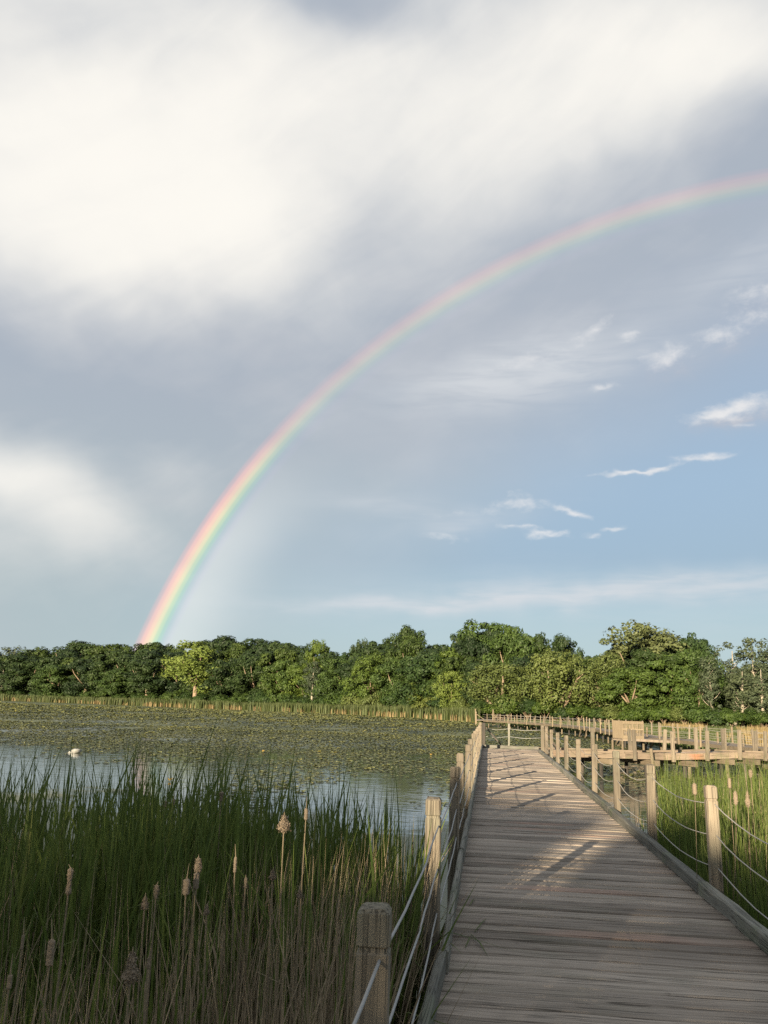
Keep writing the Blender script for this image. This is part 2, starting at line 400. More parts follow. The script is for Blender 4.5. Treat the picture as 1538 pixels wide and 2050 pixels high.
tag(obj('water', mesh('water', [(-900, -60, 0), (500, -60, 0), (500, 700, 0), (-900, 700, 0)], [(0, 1, 2, 3)], mw)), kind='structure')

# ------------------------------------------------------------------ near boardwalk
XL, XR = -.30, 1.86
walk = empty('boardwalk', (0, 0, 0), 'weathered plank boardwalk with roped posts running away from the viewer', 'boardwalk', 'boardwalks over the pond')
def plank_mesh(seed, L, w, t=.04):
    r = np.random.default_rng(seed); n = 7; V = []; F = []
    b = .012
    for i in range(n):
        x = -L / 2 + L * i / (n - 1); wob = r.normal(0, .0022, 4)
        prof = [(-w / 2 + wob[0], -t), (-w / 2 + wob[0], -b), (-w / 2 + b + wob[0], wob[2]), (w / 2 - b + wob[1], wob[2]), (w / 2 + wob[1], -b), (w / 2 + wob[1], -t)]
        V += [(x, y, z) for y, z in prof]
    for i in range(n - 1):
        for j in range(6):
            a = i * 6 + j; c = i * 6 + (j + 1) % 6; F.append((a, a + 6, c + 6, c))
    F.append(tuple(range(6))); F.append(tuple(range((n - 1) * 6, n * 6))[::-1])
    return mesh('plank', V, F, M['plank'])
PITCH = .186
planks = [plank_mesh(i, XR - XL, .1685) for i in range(14)]
y = 1.6; k = 0
while y < 34.55:
    wob = random.gauss(0, 1)
    obj('plank', planks[k % 14], walk, ((XL + XR) / 2 + random.gauss(0, .008), y, DECK + random.gauss(0, .003)),
        (random.gauss(0, .0045), random.gauss(0, .0016), random.gauss(0, .0022)), (1, random.uniform(.965, 1.02), 1))
    y += PITCH + (random.uniform(.008, .016) if random.random() < .22 else 0); k += 1
# stringers and joists
for x in (XL + .12, (XL + XR) / 2, XR - .12):
    me = Geo().box(np.zeros(3), (.06, 33, .22)).mesh('joist', M['brace'])
    obj('joist', me, walk, (x, 18.1, DECK - .155))
def post_mesh(seed, h, foot, w=.099, groove=.105, mat='post', plainpost=False):
    r = np.random.default_rng(seed); c = .008; V = []; F = []
    zs = [(-foot, w), (-foot * .3, w)] + [(h * f_, w) for f_ in (.1, .35, .6)]
    if not plainpost: zs += [(h - groove - .022, w), (h - groove - .016, w * .86), (h - groove - .004, w * .86), (h - groove + .002, w)]
    zs += [(h - .014, w), (h, w - .02)]
    for z, ww in zs:
        a = ww / 2; jx, jy = r.normal(0, .0012, 2)
        for x, yy in ((-a + c, -a), (a - c, -a), (a, -a + c), (a, a - c), (a - c, a), (-a + c, a), (-a, a - c), (-a, -a + c)):
            V.append((x + jx, yy + jy, z + (r.normal(0, .004) if z == h else 0)))
    for i in range(len(zs) - 1):
        for j in range(8):
            a = i * 8 + j; b_ = i * 8 + (j + 1) % 8; F.append((a, b_, b_ + 8, a + 8))
    F.append(tuple(range(8))[::-1]); F.append(tuple(range((len(zs) - 1) * 8, len(zs) * 8)))
    return mesh('post', V, F, M[mat])
near_posts = [post_mesh(i, .90 + .012 * (i % 3), 1.3) for i in range(5)]
YL = [2.78, 5.78, 9.05, 11.65, 14.75, 17.6, 20.5, 23.4, 26.2, 29.2, 32.2]
YR = [5.2, 8.05, 10.95, 13.85, 16.75, 19.35, 22.4, 25.05, 27.7, 30.3, 32.2]
XPL, XPR = -.352, 1.935
for s, X, ys in ((-1, XPL, YL), (1, XPR, YR)):
    for i, y in enumerate(ys):
        o = obj('post', near_posts[(i * 2 + (s > 0)) % 5], walk, (X + random.gauss(0, .008), y, DECK),
                (random.gauss(0, .012), random.gauss(0, .012), random.choice([0, math.pi / 2, math.pi]) + random.gauss(0, .03)))
# ropes threaded through the posts, sagging between them
def rope_line(X, ys, z, sag, mat, rad, side):
    pts = []
    for i in range(len(ys) - 1):
        a, b2 = ys[i], ys[i + 1]; sg = sag * random.uniform(.6, 1.35)
        for t in np.linspace(0, 1, 9)[:-1]:
            pts.append((X + random.gauss(0, .002), a + (b2 - a) * t, z + random.gauss(0, .002) - sg * 4 * t * (1 - t)))
    pts.append((X, ys[-1], z))
    return Geo().tube(pts, rad, 6).mesh('rope', mat, True)
for z, sg in ((.76, .10), (.50, .10), (.235, .11)):
    obj('rope', rope_line(XPR + .01, [2.4] + YR[:-1], DECK + z, sg, M['rope'], .0048, 1), walk)
    obj('rope', rope_line(XPL + .03, [-.4] + YL[:-1], DECK + z, sg * .35, M['cable'], .0052, -1), walk)
# kerb timbers
def kerb_run(x, y0, y1, w, h, x1=None):
    x1 = x if x1 is None else x1
    L = math.hypot(x1 - x, y1 - y0); n = 9; V = []; F = []; c = .012; rr = np.random.default_rng(int(y0 * 100) + int(x * 10))
    for i in range(n):
        yy = -L / 2 + L * i / (n - 1); jx, jz = rr.normal(0, .004, 2)
        for px, pz in ((-w / 2, 0), (w / 2, 0), (w / 2, h - c), (w / 2 - c, h), (-w / 2 + c, h), (-w / 2, h - c)):
            V.append((px + jx, yy, pz + jz * (pz > 0)))
    for i in range(n - 1):
        for j in range(6):
            a = i * 6 + j; b_ = i * 6 + (j + 1) % 6; F.append((a, b_, b_ + 6, a + 6))
    F.append(tuple(range(6))[::-1]); F.append(tuple(range((n - 1) * 6, n * 6)))
    obj('kerb', mesh('kerb', V, F, M['kerb']), walk, ((x + x1) / 2, (y0 + y1) / 2, DECK + .004), (random.gauss(0, .001), 0, -math.atan2(x1 - x, y1 - y0)))
for a, b2 in ((1.6, 4.55), (4.56, 8.05), (8.06, 13.8), (13.81, 19.4), (19.41, 25.0), (25.01, 32.4)):
    kerb_run(1.835 + random.gauss(0, .004), a, b2, .088, .105, 1.835 + random.gauss(0, .004))
kerb_run(-.345, 1.6, 5.35, .05, .125, -.262)
for a, b2 in ((5.36, 9.0), (9.01, 14.7), (14.71, 20.4), (20.41, 26.2), (26.21, 34.5)):
    kerb_run(-.268 + random.gauss(0, .003), a, b2, .048, .125, -.268)
e_k = Geo().box(np.zeros(3), (.09, 2.25, .11)).mesh('kerb', M['kerb'])
obj('kerb', e_k, walk, (.80, 34.58, DECK + .06), (0, 0, math.pi / 2))
# end fence: corner posts, grey stake and dark diagonal brace
obj('post', post_mesh(41, .95, 1.3, .13, plainpost=True, mat='darkpile'), walk, (-.20, 34.68, DECK))
obj('post', post_mesh(42, .98, 1.3, .11), walk, (-.33, 33.6, DECK))
obj('post', post_mesh(43, .95, 1.3, .075, plainpost=True, mat='kerb'), walk, (.80, 35.2, DECK))
obj('post', post_mesh(44, .95, 1.3, .12), walk, (1.99, 33.05, DECK))
obj('post', post_mesh(45, .93, 1.3, .12), walk, (2.12, 32.75, DECK))
obj('brace', Geo().bar((0, 0, 0), (.66, 0, -.72), .09, .05).mesh('brace', M['brace']), walk, (-.12, 34.72, DECK + .78))
obj('brace', Geo().bar((0, 0, 0), (.55, .25, -.70), .09, .05).mesh('brace', M['brace']), walk, (2.16, 33.3, DECK + .62))
for z in (.74, .44):
    obj('rope', Geo().tube([(-.2, 34.68, DECK + z), (.3, 34.9, DECK + z - .05), (.8, 35.2, DECK + z), (1.4, 35.0, DECK + z - .05), (2.05, 34.9, DECK + z)], .008, 5).mesh('rope', M['cable'], True), walk)

# ------------------------------------------------------------------ middle boardwalk, turning right at the end of the near one
mid = empty('boardwalk', (1.9, 33.9, 0), 'sagging cross boardwalk with leaning posts and pale support beams behind the near one', 'boardwalk', 'boardwalks over the pond')
MA = np.array([1.95, 32.85]); MB = np.array([15.0, 38.2]); md = (MB - MA); ML = np.linalg.norm(md); md = md / ML; mn = np.array([-md[1], md[0]])
m_ang = math.atan2(md[1], md[0]); MW = 2.05
def mid_z(s): return DECK + np.interp(s, [0, 2.6, 5.9, 8.2, 11, 14.2], [0, -.01, -.075, .06, -.01, .02])
def mid_at(s, o, z=0.0):
    p = MA + md * s + mn * o; return np.array([p[0], p[1], mid_z(s) + z])
mid_loc = np.array([1.9, 33.9, 0])
def midobj(name, me, p, rz=0.0, rx=0.0, ry=0.0): return obj(name, me, mid, np.array(p) - mid_loc, (rx, ry, m_ang + rz))
mplanks = [plank_mesh(60 + i, MW, .14) for i in range(6)]
s = .08; k = 0
while s < ML:
    midobj('plank', mplanks[k % 6], mid_at(s, MW / 2), math.pi / 2 + random.gauss(0, .004), 0, 0); s += .152; k += 1
for s0 in np.arange(0, ML - .1, 1.72):                    # fascia boards follow the sag
    s1 = min(s0 + 1.71, ML)
    for o_, hh in ((-.025, .20), (MW + .025, .20)):
        a = mid_at(s0, o_, -.06); b2 = mid_at(s1, o_, -.06); c = (a + b2) / 2
        midobj('fascia_board', Geo().box(np.zeros(3), (np.linalg.norm(b2 - a), .04, hh)).mesh('fascia_board', M['fascia']), c, 0, 0, -math.asin((b2[2] - a[2]) / np.linalg.norm(b2 - a)))
    for o_ in (.06, MW - .06):
        a = mid_at(s0, o_, .045); b2 = mid_at(s1, o_, .045); c = (a + b2) / 2
        midobj('kerb', Geo().box(np.zeros(3), (np.linalg.norm(b2 - a) - .01, .09, .075)).mesh('kerb', M['fascia']), c, 0, 0, -math.asin((b2[2] - a[2]) / np.linalg.norm(b2 - a)))
mp = [post_mesh(70 + i, .92, .22, .115, plainpost=True) for i in range(4)]
mid_px = dict(front=[(1187, 0), (1271, .01), (1348, .03), (1416, -.05), (1481, -.05), (1532, -.06), (1590, 0)], rear=[(1262, .02), (1330, -.10), (1395, 0), (1449, 0), (1514, -.03), (1570, .02)])
for side, lst in mid_px.items():
    for i, (u, lean) in enumerate(lst):
        o_ = -.105 if side == 'front' else MW + .105
        base = MA + mn * o_; d = ray(u, 1500)[:2]; A = np.array([[d[0], -md[0]], [d[1], -md[1]]]); tt = np.linalg.solve(A, base)
        midobj('post', mp[i % 4], mid_at(tt[1], o_), 0, 0, -lean + random.gauss(0, .01))
for i, u in enumerate((1212, 1303, 1378, 1452, 1502, 1570)):
    base = MA + mn * -.1; d = ray(u, 1500)[:2]; A = np.array([[d[0], -md[0]], [d[1], -md[1]]]); s = np.linalg.solve(A, base)[1]
    midobj('cross_beam', Geo().box(np.zeros(3), (.20, 2.9, .20)).mesh('cross_beam', M['beam']), mid_at(s, MW / 2 - .1, -.27))
    for o_ in (.25, 1.75):
        midobj('pile', Geo().tube([(0, 0, -1.6), (0, 0, 0)], .075, 8).mesh('pile', M['darkpile'], True), mid_at(s + random.gauss(0, .05), o_, -.372))
    if i in (1, 2, 3, 4):
        midobj('pile', Geo().tube([(0.02, 0, -1.7), (0, 0, .0)], .065, 8).mesh('pile', M['beam'], True), mid_at(s - .15, -.35, -.372 if i != 1 else .25), 0, 0, -.09 if i == 1 else 0)
for o_ in (.15, 1.9):
    midobj('joist', Geo().box(np.zeros(3), (ML - .1, .08, .10)).mesh('joist', M['brace']), mid_at(ML / 2, o_, -.13))

# ------------------------------------------------------------------ far boardwalk, curving round to the wood
farw = empty('boardwalk', (9, 66, 0), 'long sunlit boardwalk curving across the far bay towards the wood', 'boardwalk', 'boardwalks over the pond')
F0 = np.array([9., 66., 0])
ctrl = np.array([(15.6, 38.6), (13.2, 44.0), (11.3, 51.6), (9.95, 58.2), (9.35, 66.3), (9.3, 75.5), (7.9, 92), (4.2, 104.9), (-.7, 115.6)])
def catmull(c, n=14):
    c = np.vstack([2 * c[0] - c[1], c, 2 * c[-1] - c[-2]]); out = []
    for i in range(1, len(c) - 2):
        for t in np.linspace(0, 1, n, endpoint=False):
            out.append(.5 * ((2 * c[i]) + (-c[i - 1] + c[i + 1]) * t + (2 * c[i - 1] - 5 * c[i] + 4 * c[i + 1] - c[i + 2]) * t * t + (-c[i - 1] + 3 * c[i] - 3 * c[i + 1] + c[i + 2]) * t ** 3))
    out.append(c[-2]); return np.array(out)
path = catmull(ctrl); seg = np.linalg.norm(np.diff(path, axis=0), axis=1); acc = np.concatenate([[0], np.cumsum(seg)]); FL = acc[-1]
def far_at(s, o, z=0.0):
    p = np.array([np.interp(s, acc, path[:, 0]), np.interp(s, acc, path[:, 1])]); e = .3
    q_ = np.array([np.interp(s + e, acc, path[:, 0]), np.interp(s + e, acc, path[:, 1])]); r_ = np.array([np.interp(s - e, acc, path[:, 0]), np.interp(s - e, acc, path[:, 1])])
    t = (q_ - r_) / np.linalg.norm(q_ - r_); n = np.array([t[1], -t[0]])
    w = .03 * math.sin(s * .5) * (s < 40)
    return np.array([*(p + n * o), DECK + z + w]), math.atan2(t[1], t[0])
def ribbon(s0, s1, o0, o1, z0, z1, step=1.2):
    V = []; F = []; ss = np.arange(s0, s1 + step, step)
    for s in ss:
        for o_, z in ((o0, z0), (o1, z0), (o1, z1), (o0, z1)): V.append(far_at(min(s, s1), o_, z)[0] - F0)
    for i in range(len(ss) - 1):
        for j in range(4): a = i * 4 + j; b_ = i * 4 + (j + 1) % 4; F.append((a, b_, b_ + 4, a + 4))
    F.append((0, 1, 2, 3)[::-1]); n = (len(ss) - 1) * 4; F.append((n, n + 1, n + 2, n + 3)); return V, F
FW = 2.05
m_fd, q, b = material('far deck planks')
pc = q.new('ShaderNodeNewGeometry').outputs['Position']
nz = q.noise(q.v('MULTIPLY', pc, (1, 6.5, 1)), 1.0, 4, .6)
q.put(b.inputs['Base Color'], q.ramp(nz, [(.3, (.12, .098, .074)), (.6, (.22, .178, .132)), (.8, (.27, .22, .16))])); b.inputs['Roughness'].default_value = .9
V, Fc = ribbon(0, FL, 0, FW, -.04, 0); obj('deck', mesh('deck', V, Fc, m_fd), farw)
for o_ in (-.03, FW + .03):
    V, Fc = ribbon(0, FL, o_ - .02, o_ + .02, -.17, .02); obj('fascia_board', mesh('fascia_board', V, Fc, M['beam']), farw)
fp = [post_mesh(90 + i, .92, .22, .088, plainpost=True, mat='screen' if i < 2 else 'post') for i in range(4)]
fpile = Geo().tube([(0, 0, -1.4), (0, 0, 0)], .07, 6).mesh('pile', M['darkpile']); fpile2 = Geo().tube([(0, 0, -1.4), (0, 0, 0)], .065, 6).mesh('pile', M['beam'])
s = 1.0; i = 0; bay0 = 21.9; bay1 = bay0 + 2.6
while s < FL:
    for o_ in (-.10, FW + .10):
        if o_ < 0 and bay0 - .6 < s < bay1 + .6: continue
        p, a = far_at(s + (0 if o_ < 0 else .9) + random.gauss(0, .12), o_)
        obj('post', fp[(i + (o_ > 0)) % 4], farw, p - F0, (random.gauss(0, .025), random.gauss(0, .025), a), (1, 1, random.uniform(.94, 1.06)))
    p, a = far_at(s + .3, FW / 2, -.31)
    obj('cross_beam', Geo().box(np.zeros(3), (.15, 2.5, .18)).mesh('cross_beam', M['beam']) if i == 0 else bpy.data.meshes['cross_beam_far'], farw, p - F0, (0, 0, a))
    if i == 0: farw.children[-1].data.name = 'cross_beam_far'
    for o_ in (.15, FW - .15):
        p, a = far_at(s + .3, o_, -.40)
        obj('pile', fpile if (i + (o_ > 1)) % 2 else fpile2, farw, p - F0)
    s += 2.75; i += 1
for z in (.75, .45, .2):
    for o_ in (-.10, FW + .10):
        pts = [far_at(s_, o_, z - .04 * abs(math.sin(s_ * 1.14)))[0] - F0 for s_ in np.arange(.5, FL, .7)]
        obj('rope', Geo().tube(pts, .009, 4).mesh('rope', M['rope']), farw)
# braces under the far deck
for s in (18.5, 26.2, 27.6, 44, 47):
    p, a = far_at(s, -.05, -.2); p2, _ = far_at(s + .9, -.05, -.85)
    obj('brace', Geo().bar(p - F0, p2 - F0, .09, .06).mesh('brace', M['beam']), farw)
# slatted viewing bay on the pond side
pa, a = far_at(bay0, -.35); pb, _ = far_at(bay1, -.35); pc2, _ = far_at(bay1, .3); pd, _ = far_at(bay0, .3)
bay_d = (pb - pa)[:2] / np.linalg.norm((pb - pa)[:2])
bay = obj('viewing_bay', None, farw, (0, 0, 0)); tag(bay, 'pale slatted railing bay with one closed end panel')
def bay_bar(name, p, q2, w, h): obj(name, Geo().bar(p - F0, q2 - F0, w, h).mesh(name, M['screen']), bay)
# the bay faces the near boardwalk, squarely
P1 = on_level(1247, 1477, DECK); P2 = on_level(1289, 1478.5, DECK); P0b = on_level(1227, 1475.6, DECK)
up = lambda p, z: np.array([p[0], p[1], DECK + z])
for t in np.linspace(0, 1, 17):
    p = P1 + (P2 - P1) * t; big = t in (0, 1) or abs(t - .5) < .01
    bay_bar('slat', up(p, -.10), up(p, 1.0), .10 if big else .046, .04)
for z, hh in ((.04, .20), (.52, .07), (.92, .18)): bay_bar('rail', up(P1, z) + (0, -.05, 0), up(P2, z) + (0, -.05, 0), .05, hh)
pv = [up(P0b, -.12) - F0, up(P1, -.12) - F0, up(P1, 1.02) - F0, up(P0b, 1.02) - F0]; off = np.array([.05, .05, 0])
obj('end_panel', mesh('end_panel', pv + [x + off for x in pv], [(0, 1, 2, 3), (7, 6, 5, 4), (0, 4, 5, 1), (1, 5, 6, 2), (2, 6, 7, 3), (3, 7, 4, 0)], M['screen']), bay)
base_poly = [up(P0b, -.04), up(P1, -.04), up(P2, -.04), far_at(27.5, .4, -.04)[0], far_at(14.5, .4, -.04)[0]]
bp_ = [p - F0 for p in base_poly]; n_ = len(bp_)
obj('bay_floor', mesh('bay_floor', bp_ + [p - np.array([0, 0, .14]) for p in bp_], [tuple(range(n_)), tuple(range(n_, 2 * n_))[::-1]] + [(i, (i + 1) % n_, (i + 1) % n_ + n_, i + n_) for i in range(n_)], m_fd), bay)
for p in (P0b, P1, P2, (P1 + P2) / 2):
    obj('pile', Geo().tube([up(p, -1.2) - F0 + (0, .12, 0), up(p, -.18) - F0 + (0, .12, 0)], .07, 6).mesh('pile', M['beam']), bay)
# the landing at the far end
land = obj('landing', None, farw, np.array([-.9, 116, 0]) - F0)
L0 = np.array([-.9, 116, 0])
obj('deck', Geo().box(np.array([.3, 5.6, DECK - .03]), (2.1, 12, .06)).mesh('deck', m_fd), land)
for x in (-.85, 1.45):
    for yy, hh in ((0, 1.5), (2.6, 1.1), (5.2, 1.1), (8, 1.1)):
        obj('post', post_mesh(120 + int(yy * 10), hh * .95, .6, .12, plainpost=True, mat='screen'), land, (x, yy, DECK), (0, random.gauss(0, .02), 0))
    obj('brace', Geo().bar((x, .2, DECK + .85), (x + 1.1 * (1 if x < 0 else .7), .0, DECK + .1), .09, .06).mesh('brace', M['screen']), land)

# ------------------------------------------------------------------ trees
def leaf_quads(P, N, size, rng, up=.0, jit=.55):
    n = len(P)
    N = N + rng.normal(0, jit, (n, 3)); N[:, 2] += up; N /= np.linalg.norm(N, axis=1)[:, None]
    a = np.cross(N, rng.normal(0, 1, (n, 3))); a /= np.linalg.norm(a, axis=1)[:, None]; b = np.cross(N, a)
    sz = (size * rng.uniform(.6, 1.35, n))[:, None]
    V = np.stack([P - a * sz - b * sz * .15, P - b * sz * .62, P + a * sz, P + b * sz * .62], 1).reshape(-1, 3)
    return V, np.arange(4 * n).reshape(n, 4)
def crown_mesh(name, seed, kind, mat):
    r = np.random.default_rng(seed); Ps = []; Ns = []
    if kind == 'round': nc, per, c0, ax, cr, size = 150, 115, .54, (.36, .36, .41), (.11, .23), .0155
    elif kind == 'loose': nc, per, c0, ax, cr, size = 117, 85, .58, (.38, .38, .38), (.06, .125), .0145
    elif kind == 'willow': nc, per, c0, ax, cr, size = 126, 95, .57, (.44, .44, .37), (.07, .13), .0145
    elif kind == 'aspen': nc, per, c0, ax, cr, size = 62, 50, .56, (.17, .17, .42), (.04, .075), .013
    elif kind == 'shrub': nc, per, c0, ax, cr, size = 40, 130, .42, (.55, .55, .50), (.13, .24), .032
    if kind == 'aspen' or kind == 'shrub': centres = None
    else:
        nl = {'round': 13, 'loose': 13, 'willow': 14}[kind]; centres = []
        for i in range(nl):
            t = (i + .5) / nl; zl = -.85 + 1.75 * t + r.normal(0, .06); rr_ = math.sqrt(max(0, 1 - min(1, abs(zl)) ** 2)) * r.uniform(.45, .85) + .05; aa = i * 2.4 + r.uniform(-.5, .5)
            lr = r.uniform(.125, .205) * (1.1 - .35 * t)
            centres.append((np.array([math.cos(aa) * rr_ * ax[0], math.sin(aa) * rr_ * ax[1], zl * ax[2] * .86]), lr))
        centres.append((np.array([0, 0, 0.]), .17)); centres.append((np.array([r.normal(0, .03), r.normal(0, .03), ax[2] * .72]), .13))
    for i in range(nc):
        d = r.normal(0, 1, 3); d /= np.linalg.norm(d); rad = r.uniform(.12, 1.0) ** .5
        if centres is None:
            if kind == 'shrub' and d[2] < -.2: d[2] *= -.5
            c = np.array([d[0] * ax[0], d[1] * ax[1], d[2] * ax[2]]) * rad
            R = r.uniform(*cr) * (1.15 - .35 * rad)
        else:
            lc, lr = centres[i % len(centres)]
            c = lc + d * lr * rad * np.array([1.1, 1.1, .78]); R = lr * r.uniform(.36, .62)
        c[2] += c0
        if kind == 'willow': c[2] = max(c[2], .16)
        u = r.normal(0, 1, (per, 3)); u /= np.linalg.norm(u, axis=1)[:, None]
        rr = r.uniform(.45, 1.0, (per, 1)) ** .6
        P = c + u * rr * R * np.array([1.15, 1.15, .8])
        if kind == 'willow':
            P[:, 2] -= np.maximum(0, r.normal(0, .06, per)) * 1.2
        Ps.append(P); Ns.append(u * .8 + d * .35)
    P = np.vstack(Ps); N = np.vstack(Ns); P[:, 2] = np.maximum(P[:, 2], .02)
    V, F = leaf_quads(P, N, size, r, .2, .30)
    return mesh(name, V, F, mat)
def trunk_mesh(seed, kind, mat):
    r = np.random.default_rng(seed + 500); G = Geo()
    if kind == 'aspen':
        top = np.array([r.normal(0, .02), r.normal(0, .02), .84])
        G.tube([(0, 0, 0), top * .3 + r.normal(0, .004, 3), top * .6, top], [.022, .018, .013, .004], 7)
        for i in range(10):
            t = r.uniform(.3, .85); a = r.uniform(0, 6.28); L = .17 * (1.1 - t)
            G.tube([top * t, top * t + np.array([math.cos(a) * L * .6, math.sin(a) * L * .6, L * .5]), top * t + np.array([math.cos(a) * L, math.sin(a) * L, L])], [.005, .004, .002], 4)
    elif kind == 'willow':
        for i in range(4):
            a = i * 1.6 + r.uniform(-.4, .4); k_ = np.array([math.cos(a), math.sin(a), 0])
            G.tube([(0, 0, 0), k_ * .05 + (0, 0, .12), k_ * .16 + (0, 0, .28), k_ * .27 + (0, 0, .48), k_ * .33 + (0, 0, .68)], [.036, .030, .023, .015, .005], 7)
            for j in range(3):
                s_ = k_ * (.12 + .06 * j) + np.array([0, 0, .24 + .12 * j]); a2 = a + r.uniform(-1, 1); k2 = np.array([math.cos(a2), math.sin(a2), 0])
                G.tube([s_, s_ + k2 * .08 + (0, 0, .08), s_ + k2 * .17 + (0, 0, .14)], [.010, .007, .003], 5)
    else:
        f_ = .32 if kind != 'shrub' else .1
        th = .024 if kind != 'shrub' else .02
        G.tube([(0, 0, 0), (.004, 0, f_ * .5), (0, .004, f_)], [th * 1.15, th, th * .85], 8)
        for i in range(6):
            a = i * 1.05 + r.uniform(-.3, .3); k_ = np.array([math.cos(a), math.sin(a), 0]); L = r.uniform(.7, 1)
            G.tube([(0, .004, f_ * .95), k_ * .09 * L + (0, 0, f_ + .12), k_ * .19 * L + (0, 0, f_ + .28 * L), k_ * .24 * L + (0, 0, f_ + .42 * L)], [th * .65, th * .45, th * .28, th * .1], 6)
    return G.mesh('trunk', mat, True)
M['bark'] = plain('grey brown bark', (.21, .155, .105), .9, .4, 14)
M['palebark'] = plain('pale bark', (.27, .24, .18), .85, .3, 20)
M['oak'] = foliage('dark oak leaves', (.014, .028, .008), (.040, .066, .015))
M['green'] = foliage('mid green leaves', (.022, .044, .010), (.066, .104, .021))
M['lime'] = foliage('yellow green leaves', (.070, .104, .018), (.150, .190, .036), objvar=.12)
M['willowleaf'] = foliage('willow leaves', (.046, .068, .016), (.120, .145, .038), objvar=.12)
M['greyleaf'] = foliage('grey green aspen leaves', (.030, .046, .022), (.085, .105, .055), objvar=.12)
M['blossom'] = foliage('pale flowering leaves', (.042, .060, .022), (.120, .138, .056), objvar=.08)
M['shrubleaf'] = foliage('shrub leaves', (.012, .028, .007), (.050, .085, .016))
KINDS = {}
def protos(key, kind, mat, bark, n):
    KINDS[key] = [(crown_mesh('crown', hash_(key) + i, kind, M[mat]), trunk_mesh(hash_(key) + i, kind, M[bark])) for i in range(n)]
def hash_(k): return sum(ord(c) * (i + 3) for i, c in enumerate(k))
protos('oak', 'round', 'oak', 'bark', 4); protos('green', 'round', 'green', 'bark', 4); protos('lime', 'loose', 'lime', 'bark', 2)
protos('willow', 'willow', 'willowleaf', 'bark', 3); protos('aspen', 'aspen', 'greyleaf', 'palebark', 4); protos('blossom', 'loose', 'blossom', 'bark', 1)
protos('shrub', 'shrub', 'shrubleaf', 'bark', 3); protos('limeshrub', 'shrub', 'willowleaf', 'bark', 2); protos('looseoak', 'loose', 'oak', 'bark', 2); protos('loosegreen', 'loose', 'green', 'bark', 2)
cnt = {}
def plant(name, key, u, ytop, extra, wpx, label, cat='tree', group=None, base_z=.35):
    d = float(shore_distance(u)) + extra
    top = along(u, ytop, d); h = top[2] - base_z; w = wpx / FOC * d
    i = cnt[key] = cnt.get(key, -1) + 1; cm, tm = KINDS[key][i % len(KINDS[key])]
    kw = {'oak': .74, 'green': .74, 'lime': .80, 'willow': .92, 'aspen': .38, 'blossom': .80, 'shrub': 1.2, 'limeshrub': 1.2, 'looseoak': .80, 'loosegreen': .8}[key]
    o = empty(name, (top[0], top[1], base_z), label, cat, group)
    hs = h / (.945 if cat == 'tree' else .95); ws = w / kw
    o.scale = (ws, ws, hs); o.rotation_euler = (0, 0, (i * 2.4) % 6.28)
    obj('trunk', tm, o); obj('crown', cm, o)
    return o
# skyline trees of the far wood, left to right: kind, column, top, distance behind the shore, width
BACK = [('looseoak', -40, 1300, 30, 100), ('aspen', 30, 1291, 22, 55), ('oak', 85, 1297, 34, 110), ('oak', 160, 1284, 40, 120), ('oak', 222, 1288, 36, 90), ('oak', 290, 1286, 40, 110), ('oak', 345, 1289, 45, 80),
        ('oak', 450, 1275, 40, 130), ('oak', 520, 1277, 42, 110), ('oak', 575, 1284, 40, 90), ('loosegreen', 640, 1283, 24, 60), ('looseoak', 615, 1290, 45, 70), ('green', 690, 1309, 34, 80), ('looseoak', 722, 1281, 40, 50), ('oak', 762, 1279, 38, 90),
        ('oak', 818, 1254, 40, 84), ('oak', 875, 1288, 44, 70), ('oak', 925, 1262, 38, 62), ('green', 975, 1245, 30, 120), ('green', 1030, 1252, 24, 96), ('looseoak', 1085, 1268, 26, 70), ('looseoak', 1128, 1272, 24, 76), ('green', 1185, 1308, 34, 70),
        ('blossom', 1290, 1251, 20, 175), ('green', 1385, 1272, 20, 80), ('aspen', 1425, 1288, 26, 55), ('aspen', 1462, 1284, 16, 60), ('aspen', 1505, 1280, 20, 60), ('aspen', 1538, 1277, 14, 62), ('aspen', 1570, 1282, 22, 60), ('oak', 1640, 1280, 30, 130)]
_lo = ['first', 'second', 'third', 'fourth', 'fifth', 'sixth', 'seventh', 'eighth', 'ninth', 'tenth', 'eleventh', 'twelfth', 'thirteenth', 'fourteenth', 'fifteenth', 'sixteenth', 'seventeenth', 'eighteenth', 'nineteenth']
ORD = _lo + [t if not k_ else t[:-4] + 'y-' + _lo[k_ - 1] for t in ('twentieth', 'thirtieth', 'fortieth') for k_ in range(10)]
WORDS = {'oak': 'dark green rounded tree', 'green': 'mid green full tree', 'lime': 'yellow green tree', 'willow': 'pale green drooping willow', 'aspen': 'thin grey green aspen', 'blossom': 'pale topped tree', 'looseoak': 'dark open crowned tree', 'loosegreen': 'airy green tree'}
NAMES = {'oak': 'oak_tree', 'green': 'maple_tree', 'lime': 'cottonwood_tree', 'willow': 'willow_tree', 'aspen': 'aspen_tree', 'blossom': 'locust_tree', 'looseoak': 'oak_tree', 'loosegreen': 'ash_tree'}
SPECIAL = {(818, 1254): 'tall dark tree rising alone above the middle of the wood', (975, 1245): 'tallest rounded green tree of the wood, behind the far boardwalk end',
           (1290, 1251): 'broad pale topped tree highest over the right half of the wood', (30, 1291): 'thin grey green aspen at the left end of the wood',
           (1030, 1252): 'domed mid green tree beside the tallest tree of the wood', (640, 1283): 'airy green tree at the left of the dip in the skyline'}
sky_u = np.array([b_[1] for b_ in BACK]); sky_y = np.array([b_[2] for b_ in BACK])
